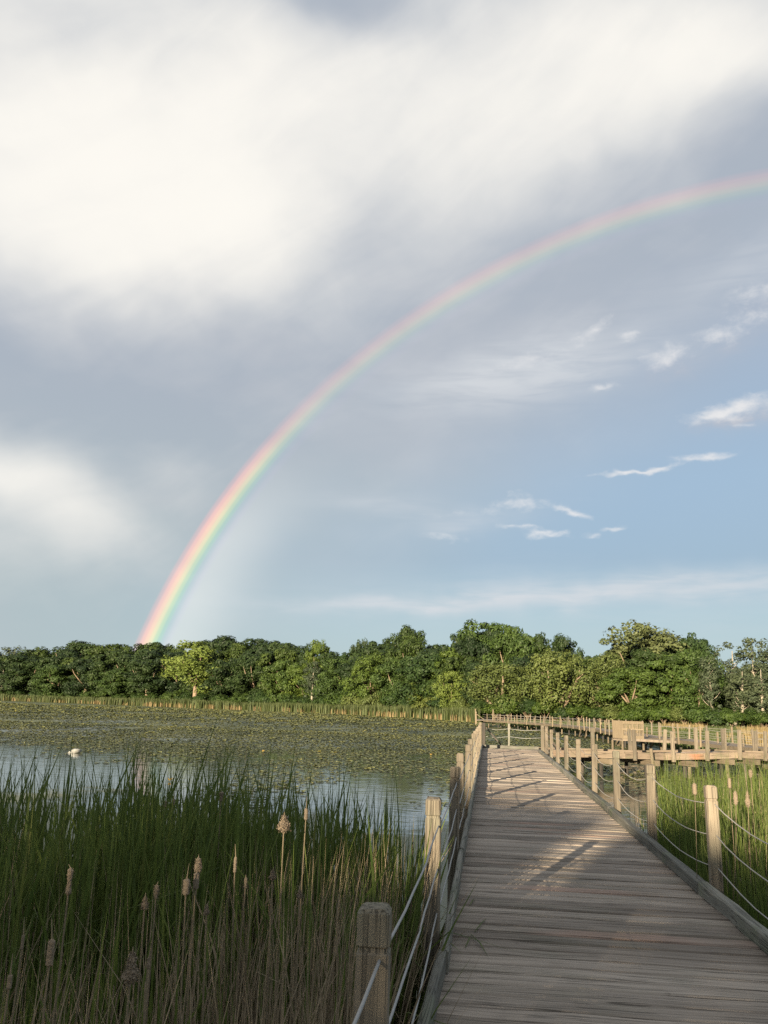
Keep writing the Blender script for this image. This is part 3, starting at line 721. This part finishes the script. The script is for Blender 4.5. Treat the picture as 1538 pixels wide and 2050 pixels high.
for i, u in enumerate(np.arange(-60, 1620, 42)):
    yt = np.interp(u, np.sort(sky_u), sky_y[np.argsort(sky_u)])
    if u > 1395: yt += 45
    plant('oak_tree', 'oak', u + random.uniform(-9, 9), yt + random.uniform(10, 24), 24 + random.uniform(-4, 6), random.uniform(85, 115), 'dark green tree crowded into the middle of the far wood', 'tree', 'trees inside the far wood')
per = {}
for key, u, yt, ex, w in BACK:
    per[key] = per.get(key, -1) + 1
    plant(NAMES[key], key, u, yt, ex, w * 1.08, SPECIAL.get((u, yt), '%s on the far skyline, %s of its kind from left' % (WORDS[key], ORD[per[key]])), 'tree', 'trees on the skyline of the far wood')
FRONT = [('aspen', 10, 1335, 10, 40), ('oak', 60, 1322, 14, 80), ('green', 120, 1330, 12, 80), ('oak', 178, 1318, 16, 80), ('green', 240, 1338, 10, 66), ('oak', 300, 1318, 16, 90), ('lime', 398, 1286, 9, 130),
         ('oak', 452, 1318, 12, 80), ('oak', 515, 1312, 16, 90), ('green', 570, 1318, 12, 70), ('aspen', 628, 1325, 8, 40), ('green', 610, 1330, 18, 70), ('green', 678, 1318, 14, 70), ('oak', 722, 1318, 16, 80), ('loosegreen', 745, 1312, 10, 90),
         ('green', 800, 1318, 14, 80), ('green', 862, 1305, 9, 110), ('lime', 842, 1352, 5, 50), ('oak', 915, 1312, 12, 90), ('green', 905, 1300, 16, 90), ('lime', 905, 1345, 4, 60), ('willow', 1005, 1322, 7, 130), ('oak', 960, 1320, 14, 80), ('willow', 1110, 1300, 7, 130), ('oak', 1060, 1310, 16, 90),
         ('oak', 1165, 1330, 16, 70), ('willow', 1215, 1312, 9, 110), ('green', 1260, 1335, 5, 100), ('oak', 1310, 1300, 12, 110), ('green', 1345, 1308, 10, 100), ('loosegreen', 1395, 1300, 8, 80), ('aspen', 1420, 1310, 4, 46), ('aspen', 1480, 1330, 6, 52), ('aspen', 1520, 1325, 5, 56), ('oak', 1450, 1350, 24, 80), ('green', 1520, 1350, 26, 90), ('oak', 1580, 1330, 24, 100)]
per = {}
SPECIAL2 = {(398, 1286): 'bright yellow green tree standing in front of the dark wood at left', (842, 1352): 'small yellow green tree at the foot of the wood, mid picture', (905, 1345): 'yellow green tree left of the far boardwalk end',
            (1005, 1322): 'wide willow with twisted limbs behind the far boardwalk', (1110, 1300): 'tall willow in the middle of the willow row', (1215, 1312): 'rounded willow under the broad pale topped tree'}
for key, u, yt, ex, w in FRONT:
    per[key] = per.get(key, -1) + 1
    plant(NAMES[key], key, u, yt, ex, w * 1.12, SPECIAL2.get((u, yt), '%s in the wood\'s front row, %s of its kind from left' % (WORDS[key], ORD[per[key]])), 'tree', 'trees in the front row of the far wood')
# shrubs along the foot of the wood
i = 0
for u in np.arange(-30, 1600, 34):
    u = u + random.uniform(-8, 8); d = float(shore_distance(u)); hpx = random.uniform(34, 52) * 190 / d if u < 930 else random.uniform(34, 58)
    hor = 1389.6 + .03 * u; base = hor + 2.05 * FOC / d; i += 1
    key = 'limeshrub' if random.random() < .16 else 'shrub'; per[key] = per.get(key, 0) + 1
    plant('shrub', key, u, base - hpx, random.uniform(1, 5) + (3 if u < 950 else 0), hpx * random.uniform(1.2, 1.7), '%s shrub at the foot of the wood, %s of its colour from left' % ('yellow green' if key == 'limeshrub' else 'dark green', ORD[per[key] - 1]), 'shrub', 'shrubs along the foot of the far wood')

# thicket that closes the wood at eye level
r = np.random.default_rng(5); n = 46000; u = r.uniform(-200, 1750, n); d = shore_distance(u) + r.uniform(16, 40, n)
pts = np.array([along(a, 1400, b2)[:2] for a, b2 in zip(u, d)]); zz = .3 + r.random(n) ** .9 * (5.5 + 3.0 * vnoise(u, d, 35, 12))
V, F = leaf_quads(np.column_stack([pts, zz]), r.normal(0, 1, (n, 3)) + np.array([-.2, -.8, .3]), .55, r)
tag(obj('undergrowth', mesh('undergrowth', V, F, M['shrubleaf'])), 'dark thicket between the trunks of the far wood', 'undergrowth', kind='stuff')

# trees behind the viewer that shade the near deck and reeds
def shade_tree(q0, q1, h, seed, label, dens=1.0):
    r = np.random.default_rng(seed); t = np.array([math.sin(ANTI_AZ), math.cos(ANTI_AZ)]); nq = np.array([math.cos(ANTI_AZ), -math.sin(ANTI_AZ)])
    w = q1 - q0; c = t * -30 + nq * (q0 + q1) / 2; n = int(1500 * w * dens)
    root = empty('maple_tree', (c[0], c[1], .5), label, 'tree', 'trees behind the viewer')
    a = r.uniform(-w / 2, w / 2, n); dep = r.normal(0, .8, n)
    lim = h - .5 - .35 * vnoise(a + q0, dep, .8, seed) * (1 + 0 * a) - .25 * np.abs(a / (w / 2)) ** 6
    z = 1.0 + (lim - 1.0) * r.uniform(0, 1, n) ** .75
    P = np.stack([a * nq[0] + dep * t[0], a * nq[1] + dep * t[1], z], 1)
    V, F = leaf_quads(P, r.normal(0, 1, (n, 3)), .15, r)
    obj('crown', mesh('crown', V, F, M['green']), root)
    G = Geo()
    for k_ in range(max(1, int(w / 3))):
        x = (k_ + .5) / max(1, int(w / 3)) * w - w / 2; p = np.array([*(nq * x), 0.]); G.tube([p, p + (0, 0, 2.5), p + (.2, 0, 5), p + (.1, 0, h * .8)], [.16, .14, .1, .04], 7)
    obj('trunk', G.mesh('trunk', M['bark']), root)
shade_tree(-16, -2.34, 8.75, 1, 'leafy tree behind the viewer shading the left reeds')
shade_tree(-2.4, -1.8, 7.5, 3, 'low leafy tree behind the viewer between two taller ones')
shade_tree(-1.85, -.75, 8.5, 4, 'narrow leafy tree behind the viewer, right of the low one')
shade_tree(-.75, .1, 8.1, 6, 'slim leafy tree behind the viewer, fourth from the left')
shade_tree(.1, 1.6, 9.2, 7, 'taller slim tree behind the viewer, second from the right')
shade_tree(1.6, 10, 8.6, 2, 'leafy tree behind the viewer shading the right side of the deck')

# ------------------------------------------------------------------ reeds and cattails
def blades(bx, by, bz, h, w, lean, r, bend=.0, seg=5):
    n = len(bx); a = r.uniform(0, 2 * math.pi, n); ld = np.stack([np.cos(a), np.sin(a)], 1)
    fa = r.uniform(0, math.pi, n); wd = np.stack([np.cos(fa), np.sin(fa)], 1)
    bn = r.random(n) < bend; V = np.zeros((n, 2 * seg + 1, 3)); curve = r.uniform(1.4, 2.6, n); fpos = r.uniform(.45, .85, n)
    for k_ in range(seg + 1):
        t = k_ / seg
        off = lean * h * t ** curve; z = h * t * (1 - .12 * (lean * 2) ** 2 * t)
        fold = bn * np.maximum(0, t - fpos); off = off + fold * h * .75; z = z - fold * h * 1.2
        x = bx + ld[:, 0] * off; y_ = by + ld[:, 1] * off
        ww = w * (1 - .15 * t) if t < .6 else w * (1 - (t - .6) / .4 * .9) * .91
        if k_ < seg:
            V[:, 2 * k_] = np.stack([x - wd[:, 0] * ww / 2, y_ - wd[:, 1] * ww / 2, bz + z], 1)
            V[:, 2 * k_ + 1] = np.stack([x + wd[:, 0] * ww / 2, y_ + wd[:, 1] * ww / 2, bz + z], 1)
        else: V[:, 2 * k_] = np.stack([x, y_, bz + z], 1)
    base = (np.arange(n) * (2 * seg + 1))[:, None]
    T = []
    for k_ in range(seg - 1):
        a_ = 2 * k_; T += [[a_, a_ + 1, a_ + 3], [a_, a_ + 3, a_ + 2]]
    T.append([2 * seg - 2, 2 * seg - 1, 2 * seg])
    F = np.concatenate([base + np.array(t_)[None] for t_ in T])
    return V.reshape(-1, 3), F
M['reed'] = foliage('green reed blades', (.042, .078, .017), (.185, .225, .050), trans=.42, objvar=0, yellow=(.14, .15, .04))
M['dry'] = foliage('dry reed stems', (.11, .085, .055), (.46, .36, .23), trans=.1, objvar=0)
M['gold'] = foliage('golden dry reeds', (.13, .10, .045), (.29, .22, .10), trans=.15, objvar=0)
M['farreed'] = foliage('far reed belt', (.030, .050, .016), (.10, .115, .035), trans=.2, objvar=0)
def scatter(n, x0, x1, y0, y1, keep, r):
    X = r.uniform(x0, x1, n); Y = r.uniform(y0, y1, n); k_ = keep(X, Y) > r.random(n); return X[k_], Y[k_]
r = np.random.default_rng(21)
# left bank
def keep_left(X, Y):
    k_ = np.clip((vnoise(X, Y, 1.2, 5) - .34) * 3.6, .03, 1)
    k_ *= np.where(Y > 6.2, np.clip(1 - (Y - 6.2) / 2.6, 0, 1) ** 1.3, 1)
    k_ *= np.where(X > -1.9, np.where(Y > 4.6, .75, .9), 1)
    return k_ * (X < -.5)
X, Y = scatter(17000, -8.5, -.5, 1.5, 9.5, keep_left, r)
X2, Y2 = scatter(4600, -2.6, -.48, 2.4, 7.2, lambda X, Y: np.clip((vnoise(X, Y, .8, 25) - .2) * 3, .25, 1), r); X = np.append(X, X2); Y = np.append(Y, Y2)
px = px_of(X, Y); near = Y < 3.2
h = np.interp(Y, [1.5, 3, 4.5, 6.5, 9], [1.25, 1.45, 1.72, 1.85, 1.75]) * r.normal(1, .09, len(X)) - .30 * np.clip((X + 2.2) / 1.5, 0, 1)
h *= .74 + .48 * vnoise(X, Y, 1.0, 77)
kk = r.random(len(X)) < np.where(near, .62, np.where(Y < 4.3, .75, .95)); kk &= (X * X + Y * Y > 2.6)
V, F = blades(X[kk], Y[kk], -.1, h[kk] + .1, r.uniform(.010, .036, kk.sum()), np.abs(r.normal(.11, .12, kk.sum())), r, .17)
tag(obj('reeds', mesh('reeds', V, F, M['reed'])), 'dense green reed blades filling the left foreground', 'reeds', kind='stuff')
X, Y = scatter(12500, -5.5, -.5, 1.6, 6.5, lambda X, Y: np.where(Y < 4.2, 1, .22) * np.clip((vnoise(X, Y, .9, 9) - .25) * 3, .1, 1), r)
X2, Y2 = scatter(3000, -2.0, -.48, 2.4, 5.6, lambda X, Y: np.clip((vnoise(X, Y, .6, 35) - .3) * 3.5, .1, 1), r); X = np.append(X, X2); Y = np.append(Y, Y2)
kk = X * X + Y * Y > 3.2; X, Y = X[kk], Y[kk]
h = np.interp(Y, [1.5, 3, 4.5, 6.5], [1.42, 1.46, 1.46, 1.45]) * np.clip(r.normal(1, .13, len(X)), .5, 1.17)
lit = r.random(len(X)) < .07
V, F = blades(X, Y, -.1, h + .1, r.uniform(.005, .015, len(X)), np.where(lit, r.uniform(.5, 1.0, len(X)), np.abs(r.normal(.06, .14, len(X)))), r, .12)
tag(obj('dry_reeds', mesh('dry_reeds', V, F, M['dry'])), 'dry tan reed stems among the green ones at left', 'reeds', kind='stuff')
# right bank
def keep_right(X, Y):
    k_ = np.clip((vnoise(X, Y, 1.5, 15) - .28) * 3.2, .06, 1); edge = 2.1 + np.clip(Y - 12.5, 0, 9) * .22
    return k_ * (X > edge) * np.where(Y > 13.5, np.clip(1 - (Y - 13.5) / 8, .04, 1), 1)
X, Y = scatter(42000, 2.05, 9.5, 4.0, 23, keep_right, r)
h = np.interp(X, [2, 3.0, 6, 9], [1.08, 1.34, 1.55, 1.65]) * r.normal(1, .11, len(X))
V, F = blades(X, Y, -.1, h + .1, r.uniform(.008, .019, len(X)), np.abs(r.normal(.08, .09, len(X))), r, .07)
tag(obj('reeds', mesh('reeds', V, F, M['reed'])), 'dense green reed blades beside the right edge of the deck', 'reeds', kind='stuff')
X, Y = scatter(14000, 2.2, 9.5, 4.5, 15, lambda X, Y: np.clip((X - 2.4) / 2.5, .12, 1) * np.clip((vnoise(X, Y, 1.2, 19) - .3) * 3, .1, 1), r)
h = np.interp(X, [2, 4, 6, 9], [.9, 1.35, 1.6, 1.65]) * r.normal(1, .14, len(X))
V, F = blades(X, Y, -.1, h + .1, r.uniform(.006, .012, len(X)), np.abs(r.normal(.05, .09, len(X))), r, .12)
tag(obj('dry_reeds', mesh('dry_reeds', V, F, M['dry'])), 'dry tan reed stems beyond the right rope fence', 'reeds', kind='stuff')
# far belt along the shore
n = 30000; u = r.uniform(-120, 962, n); d = shore_distance(u) + r.uniform(-6, 8, n) - 1 + (vnoise(u, u * 0, 60, 4) - .5) * 6
pts = np.array([along(a, 1400, b2)[:2] for a, b2 in zip(u, d)])
dryf = vnoise(u, d * .3, 14, 8) * .8 + r.uniform(0, .35, n) + .14 * (d - shore_distance(u) < -3)
h = r.normal(2.35, .25, n) * (.85 + .3 * vnoise(u, d, 30, 2)); kd = dryf > .80
V, F = blades(pts[~kd, 0], pts[~kd, 1], 0, h[~kd], r.uniform(.10, .22, (~kd).sum()), np.abs(r.normal(.04, .05, (~kd).sum())), r, 0, 2)
tag(obj('reeds', mesh('reeds', V, F, M['farreed'])), 'green reed belt along the far shore below the wood', 'reeds', kind='stuff')
V, F = blades(pts[kd, 0], pts[kd, 1], 0, h[kd] * .55, r.uniform(.09, .18, kd.sum()), np.abs(r.normal(.04, .05, kd.sum())), r, 0, 2)
tag(obj('dry_reeds', mesh('dry_reeds', V, F, M['gold'])), 'golden dry reeds in the belt along the far shore', 'reeds', kind='stuff')
# meadow behind the far boardwalk
n = 26000; u = r.uniform(985, 1720, n); d = r.uniform(62, 140, n)
pts = np.array([along(a, 1400, b2)[:2] for a, b2 in zip(u, d)])
fx = np.interp(pts[:, 1], ctrl[:, 1], ctrl[:, 0])
k_ = (pts[:, 0] > fx + 3.2) & (pts[:, 1] > 52); pts, u, d = pts[k_], u[k_], d[k_]
gold = vnoise(u, d, 70, 6) + (u - 1250) / 700 > .78
h = r.normal(1.25, .15, len(u)) * np.where(gold, 1.0, .85)
V, F = blades(pts[~gold, 0], pts[~gold, 1], -.1, h[~gold], r.uniform(.06, .14, (~gold).sum()), np.abs(r.normal(.06, .07, (~gold).sum())), r, 0, 2)
tag(obj('reeds', mesh('reeds', V, F, M['farreed'])), 'short green marsh reeds behind the far boardwalk', 'reeds', kind='stuff')
V, F = blades(pts[gold, 0], pts[gold, 1], -.1, h[gold], r.uniform(.05, .12, gold.sum()), np.abs(r.normal(.06, .07, gold.sum())), r, 0, 2)
tag(obj('dry_reeds', mesh('dry_reeds', V, F, M['gold'])), 'golden dry marsh reeds behind the far boardwalk', 'reeds', kind='stuff')

# lily pads: a carpet of small leaves, thinning out towards the near shore
pp = np.array([ray(a, 1400)[:2] for a in np.linspace(-60, 1600, 400)])
def field(n, y0, y1):
    Y_ = np.sqrt(r.uniform(y0 * y0, y1 * y1, n)); un = r.uniform(-60, 1600, n)
    return np.interp(un, np.linspace(-60, 1600, 400), pp[:, 0] / pp[:, 1]) * Y_, Y_
Xn, Yn = field(74000, 19, 75); Xf, Yf = field(120000, 75, 215)
Xp = np.concatenate([Xn, Xf]); Yp = np.concatenate([Yn, Yf]); n = len(Xp)
sd_ = np.interp(np.arctan2(Xp, Yp), sh_az, sh_d)
edge = 32 + np.interp(Xp, [-22, -12, -4, 6], [3, 1, -9, -9])
cl = vnoise(Xp * .8, Yp * .30, 2.6, 31, 4)
dens = np.clip((Yp - edge) / 15, -.75, .95) + (cl - .5) * 3.5 + .22
cl2 = vnoise(Xp, Yp * 2.2, 14, 41, 4); cl3 = vnoise(Xp, Yp * .45, 5.5, 43, 4); dens = np.where(Yp > 75, .80 + (cl3 - .5) * 3.6, np.where(Yp > 50, dens - np.clip((.42 - cl2) * 4, 0, 1), dens))
keep = (dens > r.random(n)) & (np.hypot(Xp, Yp) < sd_ - 3)
walkx = (Xp > -.4) & (Xp < 2.1) & (Yp < 35); keep &= ~walkx
fxx = np.interp(Yp, ctrl[:, 1], ctrl[:, 0]); keep &= ~((Yp > 38) & (Xp > fxx - .3) & (Xp < fxx + 2.4))
Xp, Yp = Xp[keep], Yp[keep]; n = len(Xp)
rad = r.uniform(.045, .115, n) * np.interp(Yp, [40, 75, 130, 215], [1, 1.5, 2.4, 3.6]); a0 = r.uniform(0, 6.28, n)
tilt = r.normal(0, .12, (n, 2)) * (np.where(r.random(n) < .3, 2.2, 1) * np.interp(Yp, [60, 110], [1, 1.6]))[:, None]; V = np.zeros((n, 7, 3))
V[:, 0] = np.stack([Xp, Yp, np.full(n, .012)], 1)
for k_ in range(6):
    t = a0 + .25 + k_ * (6.28 - .5) / 5; ox = np.cos(t) * rad; oy = np.sin(t) * rad
    V[:, k_ + 1] = np.stack([Xp + ox, Yp + oy, .014 + np.abs(ox * tilt[:, 0] + oy * tilt[:, 1])], 1)
base = (np.arange(n) * 7)[:, None]; F = np.concatenate([base + np.array([[0, k_ + 1, k_ + 2]]) for k_ in range(5)])
M['pad'], q, b = material('lily pads')
pc = q.new('ShaderNodeNewGeometry'); isl = pc.outputs['Random Per Island']; pc = pc.outputs['Position']
drift = q.noise(q.v('MULTIPLY', pc, (.20, .085, 1)), 1.0, 5, .7, .3)
c = q.ramp(q.add(q.mul(isl, .30), q.mul(drift, .85)), [(.36, (.042, .054, .024)), (.50, (.100, .115, .046)), (.64, (.155, .165, .066)), (.80, (.21, .21, .075))])
q.put(b.inputs['Base Color'], q.mix(q.mul(q.smooth(isl, .96, .985), q.smooth(drift, .45, .6)), c, (.28, .25, .05)))
b.inputs['Roughness'].default_value = .5; b.inputs['Specular IOR Level'].default_value = .25
tag(obj('lily_pads', mesh('lily_pads', V, F, M['pad'])), 'carpet of small lily pads floating on the pond', 'lily pads', kind='stuff')

# cattail heads standing out of the reeds
M['fluff'] = plain('cattail fluff', (.19, .150, .105), .95, .45, 90)
M['stem'] = plain('dry stem', (.17, .135, .085), .8, .3, 30)
CATS = [(263, 1938, 72, 30, 2.35, 2, 'large burst cattail with ragged fluff low in the left reeds'), (101, 1908, 62, 17, 2.6, 0, 'smooth cylindrical cattail low near the left picture edge'),
        (139, 1765, 62, 14, 3.2, 1, 'slim ragged cattail at the left, above the smooth cylindrical one'), (45, 1887, 34, 7, 3.0, 0, 'thin little cattail beside the left picture edge'),
        (19, 1966, 32, 11, 2.6, 0, 'cattail in the lower left corner of the picture'), (373, 1776, 40, 16, 3.2, 0, 'upright brown cattail left of the stacked pair'), (397, 1732, 34, 17, 3.3, 1, 'upper cattail of the stacked pair in the left reeds'),
        (393, 1764, 40, 14, 3.25, 0, 'lower cattail of the stacked pair in the left reeds'), (471, 1732, 40, 8, 3.8, 0, 'narrow cattail right of the stacked pair'), (492, 1768, 26, 8, 3.8, 1, 'small cattail just below the narrow one'),
        (313, 1786, 34, 11, 3.4, 1, 'ragged cattail between the slim one and the stacked pair'), (290, 1808, 30, 15, 3.2, 2, 'pale fluffy cattail left of the ragged one'), (546, 1752, 24, 13, 3.4, 2, 'short tan cattail stub in the middle of the dry stems'),
        (569, 1648, 42, 24, 3.9, 2, 'reddish fluffy cattail high in the reeds before the pond'), (613, 1630, 30, 10, 4.0, 0, 'slender cattail right of the reddish fluffy one'), (443, 1595, 24, 11, 5.3, 1, 'small cattail head against the pale water'),
        (331, 1610, 16, 8, 5.8, 0, 'tiny upright cattail against the water, left one of two'), (347, 1606, 14, 7, 5.8, 0, 'tiny upright cattail against the water, right one of two'), (600, 1790, 22, 12, 3.3, 2, 'dull fluffy cattail among the dry stems'),
        (297, 1928, 26, 9, 2.6, 1, 'small cattail right of the large burst one'), (414, 1822, 24, 11, 3.0, 2, 'weathered cattail below the stacked pair'), (1391, 1580, 34, 12, 8.4, 0, 'orange cattail behind the nearest right fence post top'),
        (1461, 1568, 30, 9, 9.2, 0, 'tall cattail above the right reeds'), (1503, 1549, 22, 9, 10.2, 1, 'cattail near the right picture edge'), (1473, 1598, 40, 11, 8.6, 1, 'ragged tan cattail in the sunlit right reeds'), (1497, 1600, 44, 11, 8.8, 2, 'fluffy tan cattail in the sunlit right reeds')]
for i, (u, v, hp_, wp, d, kd_, lab) in enumerate(CATS):
    rr = np.random.default_rng(300 + i); p = along(u, v, d); k2 = .60 if u > 1000 else .72; L = hp_ / FOC * d * k2; R = wp / 2 / FOC * d * k2; z0 = p[2] - L / 2
    root = empty('cattail', (p[0], p[1], 0), lab, 'cattail', 'cattails in the reeds')
    lx, ly = rr.normal(0, .05, 2)
    stem = [(lx * (1 - t) ** 1.5 * 2, ly * (1 - t) ** 1.5 * 2, -.1 + (z0 + .1) * t) for t in np.linspace(0, 1, 6)] + [(0, 0, z0 + L), (rr.normal(0, .004), 0, z0 + L + (.05 if kd_ == 0 else .012))]
    obj('stem', Geo().tube(stem, [.0045, .004, .0036, .0034, .0032, .003, .0024, .0007], 5).mesh('stem', M['stem'], True), root)
    nr, ns = 24, 16; V = []; F = []
    for a in range(nr):
        t = a / (nr - 1); prof = min(1, (t + .03) * 9) * min(1, (1.03 - t) * 9)
        if kd_ == 2: prof = (.42 + .62 * math.exp(-((t - .30) / .26) ** 2)) * min(1, (t + .05) * 6) * min(1, (1.04 - t) * 5)
        if kd_ == 1: prof *= .84 + .16 * math.sin(t * 6 + i)
        for b_ in range(ns):
            th = 6.283 * b_ / ns; rad_ = R * prof * (1 + rr.normal(0, (.05, .12, .17)[kd_]) + (0, .12, .16)[kd_] * math.sin(th * 2 + t * 5 + i) * math.sin(t * 7 + i * 2))
            V.append((math.cos(th) * rad_, math.sin(th) * rad_, z0 + L * t + rr.normal(0, L * .012)))
    for a in range(nr - 1):
        for b_ in range(ns): c_ = a * ns + b_; e_ = a * ns + (b_ + 1) % ns; F.append((c_, e_, e_ + ns, c_ + ns))
    F.append(tuple(range(ns))[::-1]); F.append(tuple(range((nr - 1) * ns, nr * ns)))
    nq_ = (160, 320, 620)[kd_]; ids = rr.integers(ns, (nr - 1) * ns, nq_); Pq = np.array(V)[ids]; Nq = Pq - np.array([0, 0, z0 + L / 2]); Nq[:, 2] *= .15
    Nq /= np.linalg.norm(Nq, axis=1)[:, None] + 1e-6; Pq = Pq + Nq * R * rr.uniform(-.05, (.06, .14, .30)[kd_], (nq_, 1)) + rr.normal(0, R * .12, (nq_, 3)) + np.array([0, 0, -(0, .06, .25)[kd_] * R]) * rr.random((nq_, 1))
    Vq, Fq = leaf_quads(Pq, Nq, R * (.16, .20, .22)[kd_], rr)
    i0 = len(V); V = V + [tuple(x) for x in Vq]; F = F + [tuple(int(x) + i0 for x in f_) for f_ in Fq]
    obj('seed_head', mesh('seed_head', V, F, M['fluff'], False), root)

# ------------------------------------------------------------------ swan, feeding with its head under water
sw = on_level(150, 1507.5, 0)
swan = empty('swan', (sw[0], sw[1], 0), 'white swan with its head under water at the edge of the lily pads', 'swan')
d_ = ray(150, 1507)[:2]; swan.rotation_euler = (0, 0, math.atan2(d_[1], d_[0]) - math.pi / 2 + .12); swan.scale = (.76, .76, .72)
M['swan'] = plain('white feathers', (.27, .27, .25), .75, .12, 9); M['beak'] = plain('dark bill', (.05, .03, .02), .5)
sec = [(-.30, -.06, .02, .03), (-.27, -.02, .07, .07), (-.20, .04, .13, .13), (-.10, .08, .17, .165), (0, .09, .185, .17), (.10, .09, .175, .15), (.20, .095, .13, .105), (.28, .105, .075, .06), (.34, .125, .03, .022), (.37, .135, .006, .005)]
V = []; F = []; ns = 16
for x, z, wy_, wz in sec:
    for j in range(ns): t = 6.283 * j / ns; V.append((x, math.cos(t) * wy_, z + math.sin(t) * wz))
for a in range(len(sec) - 1):
    for j in range(ns): c_ = a * ns + j; e_ = a * ns + (j + 1) % ns; F.append((c_, e_, e_ + ns, c_ + ns))
F.append(tuple(range(ns))); F.append(tuple(range((len(sec) - 1) * ns, len(sec) * ns))[::-1])
obj('body', mesh('body', V, F, M['swan'], True), swan)
for s_ in (-1, 1):
    G = Geo(); G.tube([(-.17, s_ * .11, .12), (-.02, s_ * .15, .16), (.14, s_ * .125, .175), (.27, s_ * .06, .165), (.36, s_ * .02, .15)], [.03, .075, .075, .045, .008], 10)
    obj('wing', G.mesh('wing', M['swan'], True), swan)
nk = obj('neck', Geo().tube([(-.24, 0, .05), (-.31, 0, .06), (-.36, 0, .0), (-.38, 0, -.10), (-.36, 0, -.25)], [.06, .045, .035, .03, .035], 10).mesh('neck', M['swan'], True), swan)
obj('bill', Geo().tube([(-.36, 0, -.25), (-.34, 0, -.34)], [.022, .008], 8).mesh('bill', M['beak'], True), nk)

# small flowers on the water
M['petal'] = plain('yellow petals', (.34, .23, .06), .6, .2, 20)
for (u, v, lab) in ((340, 1565, 'small yellow water lily flower on open water right of the rainbow reflection'), (527, 1506, 'small pale flower among the pads near mid pond'), (863, 1513, 'small pale flower on the pads near the deck posts')):
    p = on_level(u, v, 0.0); root = empty('water_lily_flower', p, lab, 'flower', 'flowers on the pond')
    G = Geo()
    for k_ in range(7):
        a = k_ * .9; c_, s_ = math.cos(a), math.sin(a); i0 = len(G.v)
        G.v += [np.array(x) for x in ((0, 0, .02), (c_ * .05 - s_ * .025, s_ * .05 + c_ * .025, .06), (c_ * .08, s_ * .08, .11), (c_ * .05 + s_ * .025, s_ * .05 - c_ * .025, .06))]; G.f.append((i0, i0 + 1, i0 + 2, i0 + 3))
    obj('petals', G.mesh('petals', M['petal']), root)
    obj('stalk', Geo().tube([(0, 0, -.2), (0, 0, .03)], .008, 5).mesh('stalk', M['reed']), root)

# cut blades lying on the deck
for i, (a, b2, lab) in enumerate((((932, 1897), (942, 1872), 'short dark grass blade of the crossed pair lying on the deck'), ((943, 1870), (978, 1916), 'long thin grass blade crossing the short one on the deck'), ((950, 1866), (974, 1838), 'grass blade pointing away above the crossed pair on the deck'), ((940, 1813), (950, 1799), 'small grass scrap on the deck above the crossed blades'))):
    p, p2 = on_level(*a, DECK + .008), on_level(*b2, DECK + .012); c_ = (p + p2) / 2
    mid_ = (p + p2) / 2 + np.array([.006, 0, .012]); nrm = np.cross(p2 - p, (0, 0, 1)); nrm /= np.linalg.norm(nrm)
    V = [p - nrm * .002 - c_, p + nrm * .002 - c_, mid_ - nrm * .005 - c_, mid_ + nrm * .005 - c_, p2 - c_]
    V += [x - np.array([0, 0, .0015]) for x in V]
    tag(obj('grass_blade', mesh('grass_blade', V, [(0, 1, 3, 2), (2, 3, 4), (5, 7, 8, 6), (7, 9, 8), (0, 2, 7, 5), (2, 4, 9, 7), (1, 6, 8, 3), (3, 8, 9, 4)], M['reed']), loc=c_), lab, 'grass blade', 'grass blades on the deck')
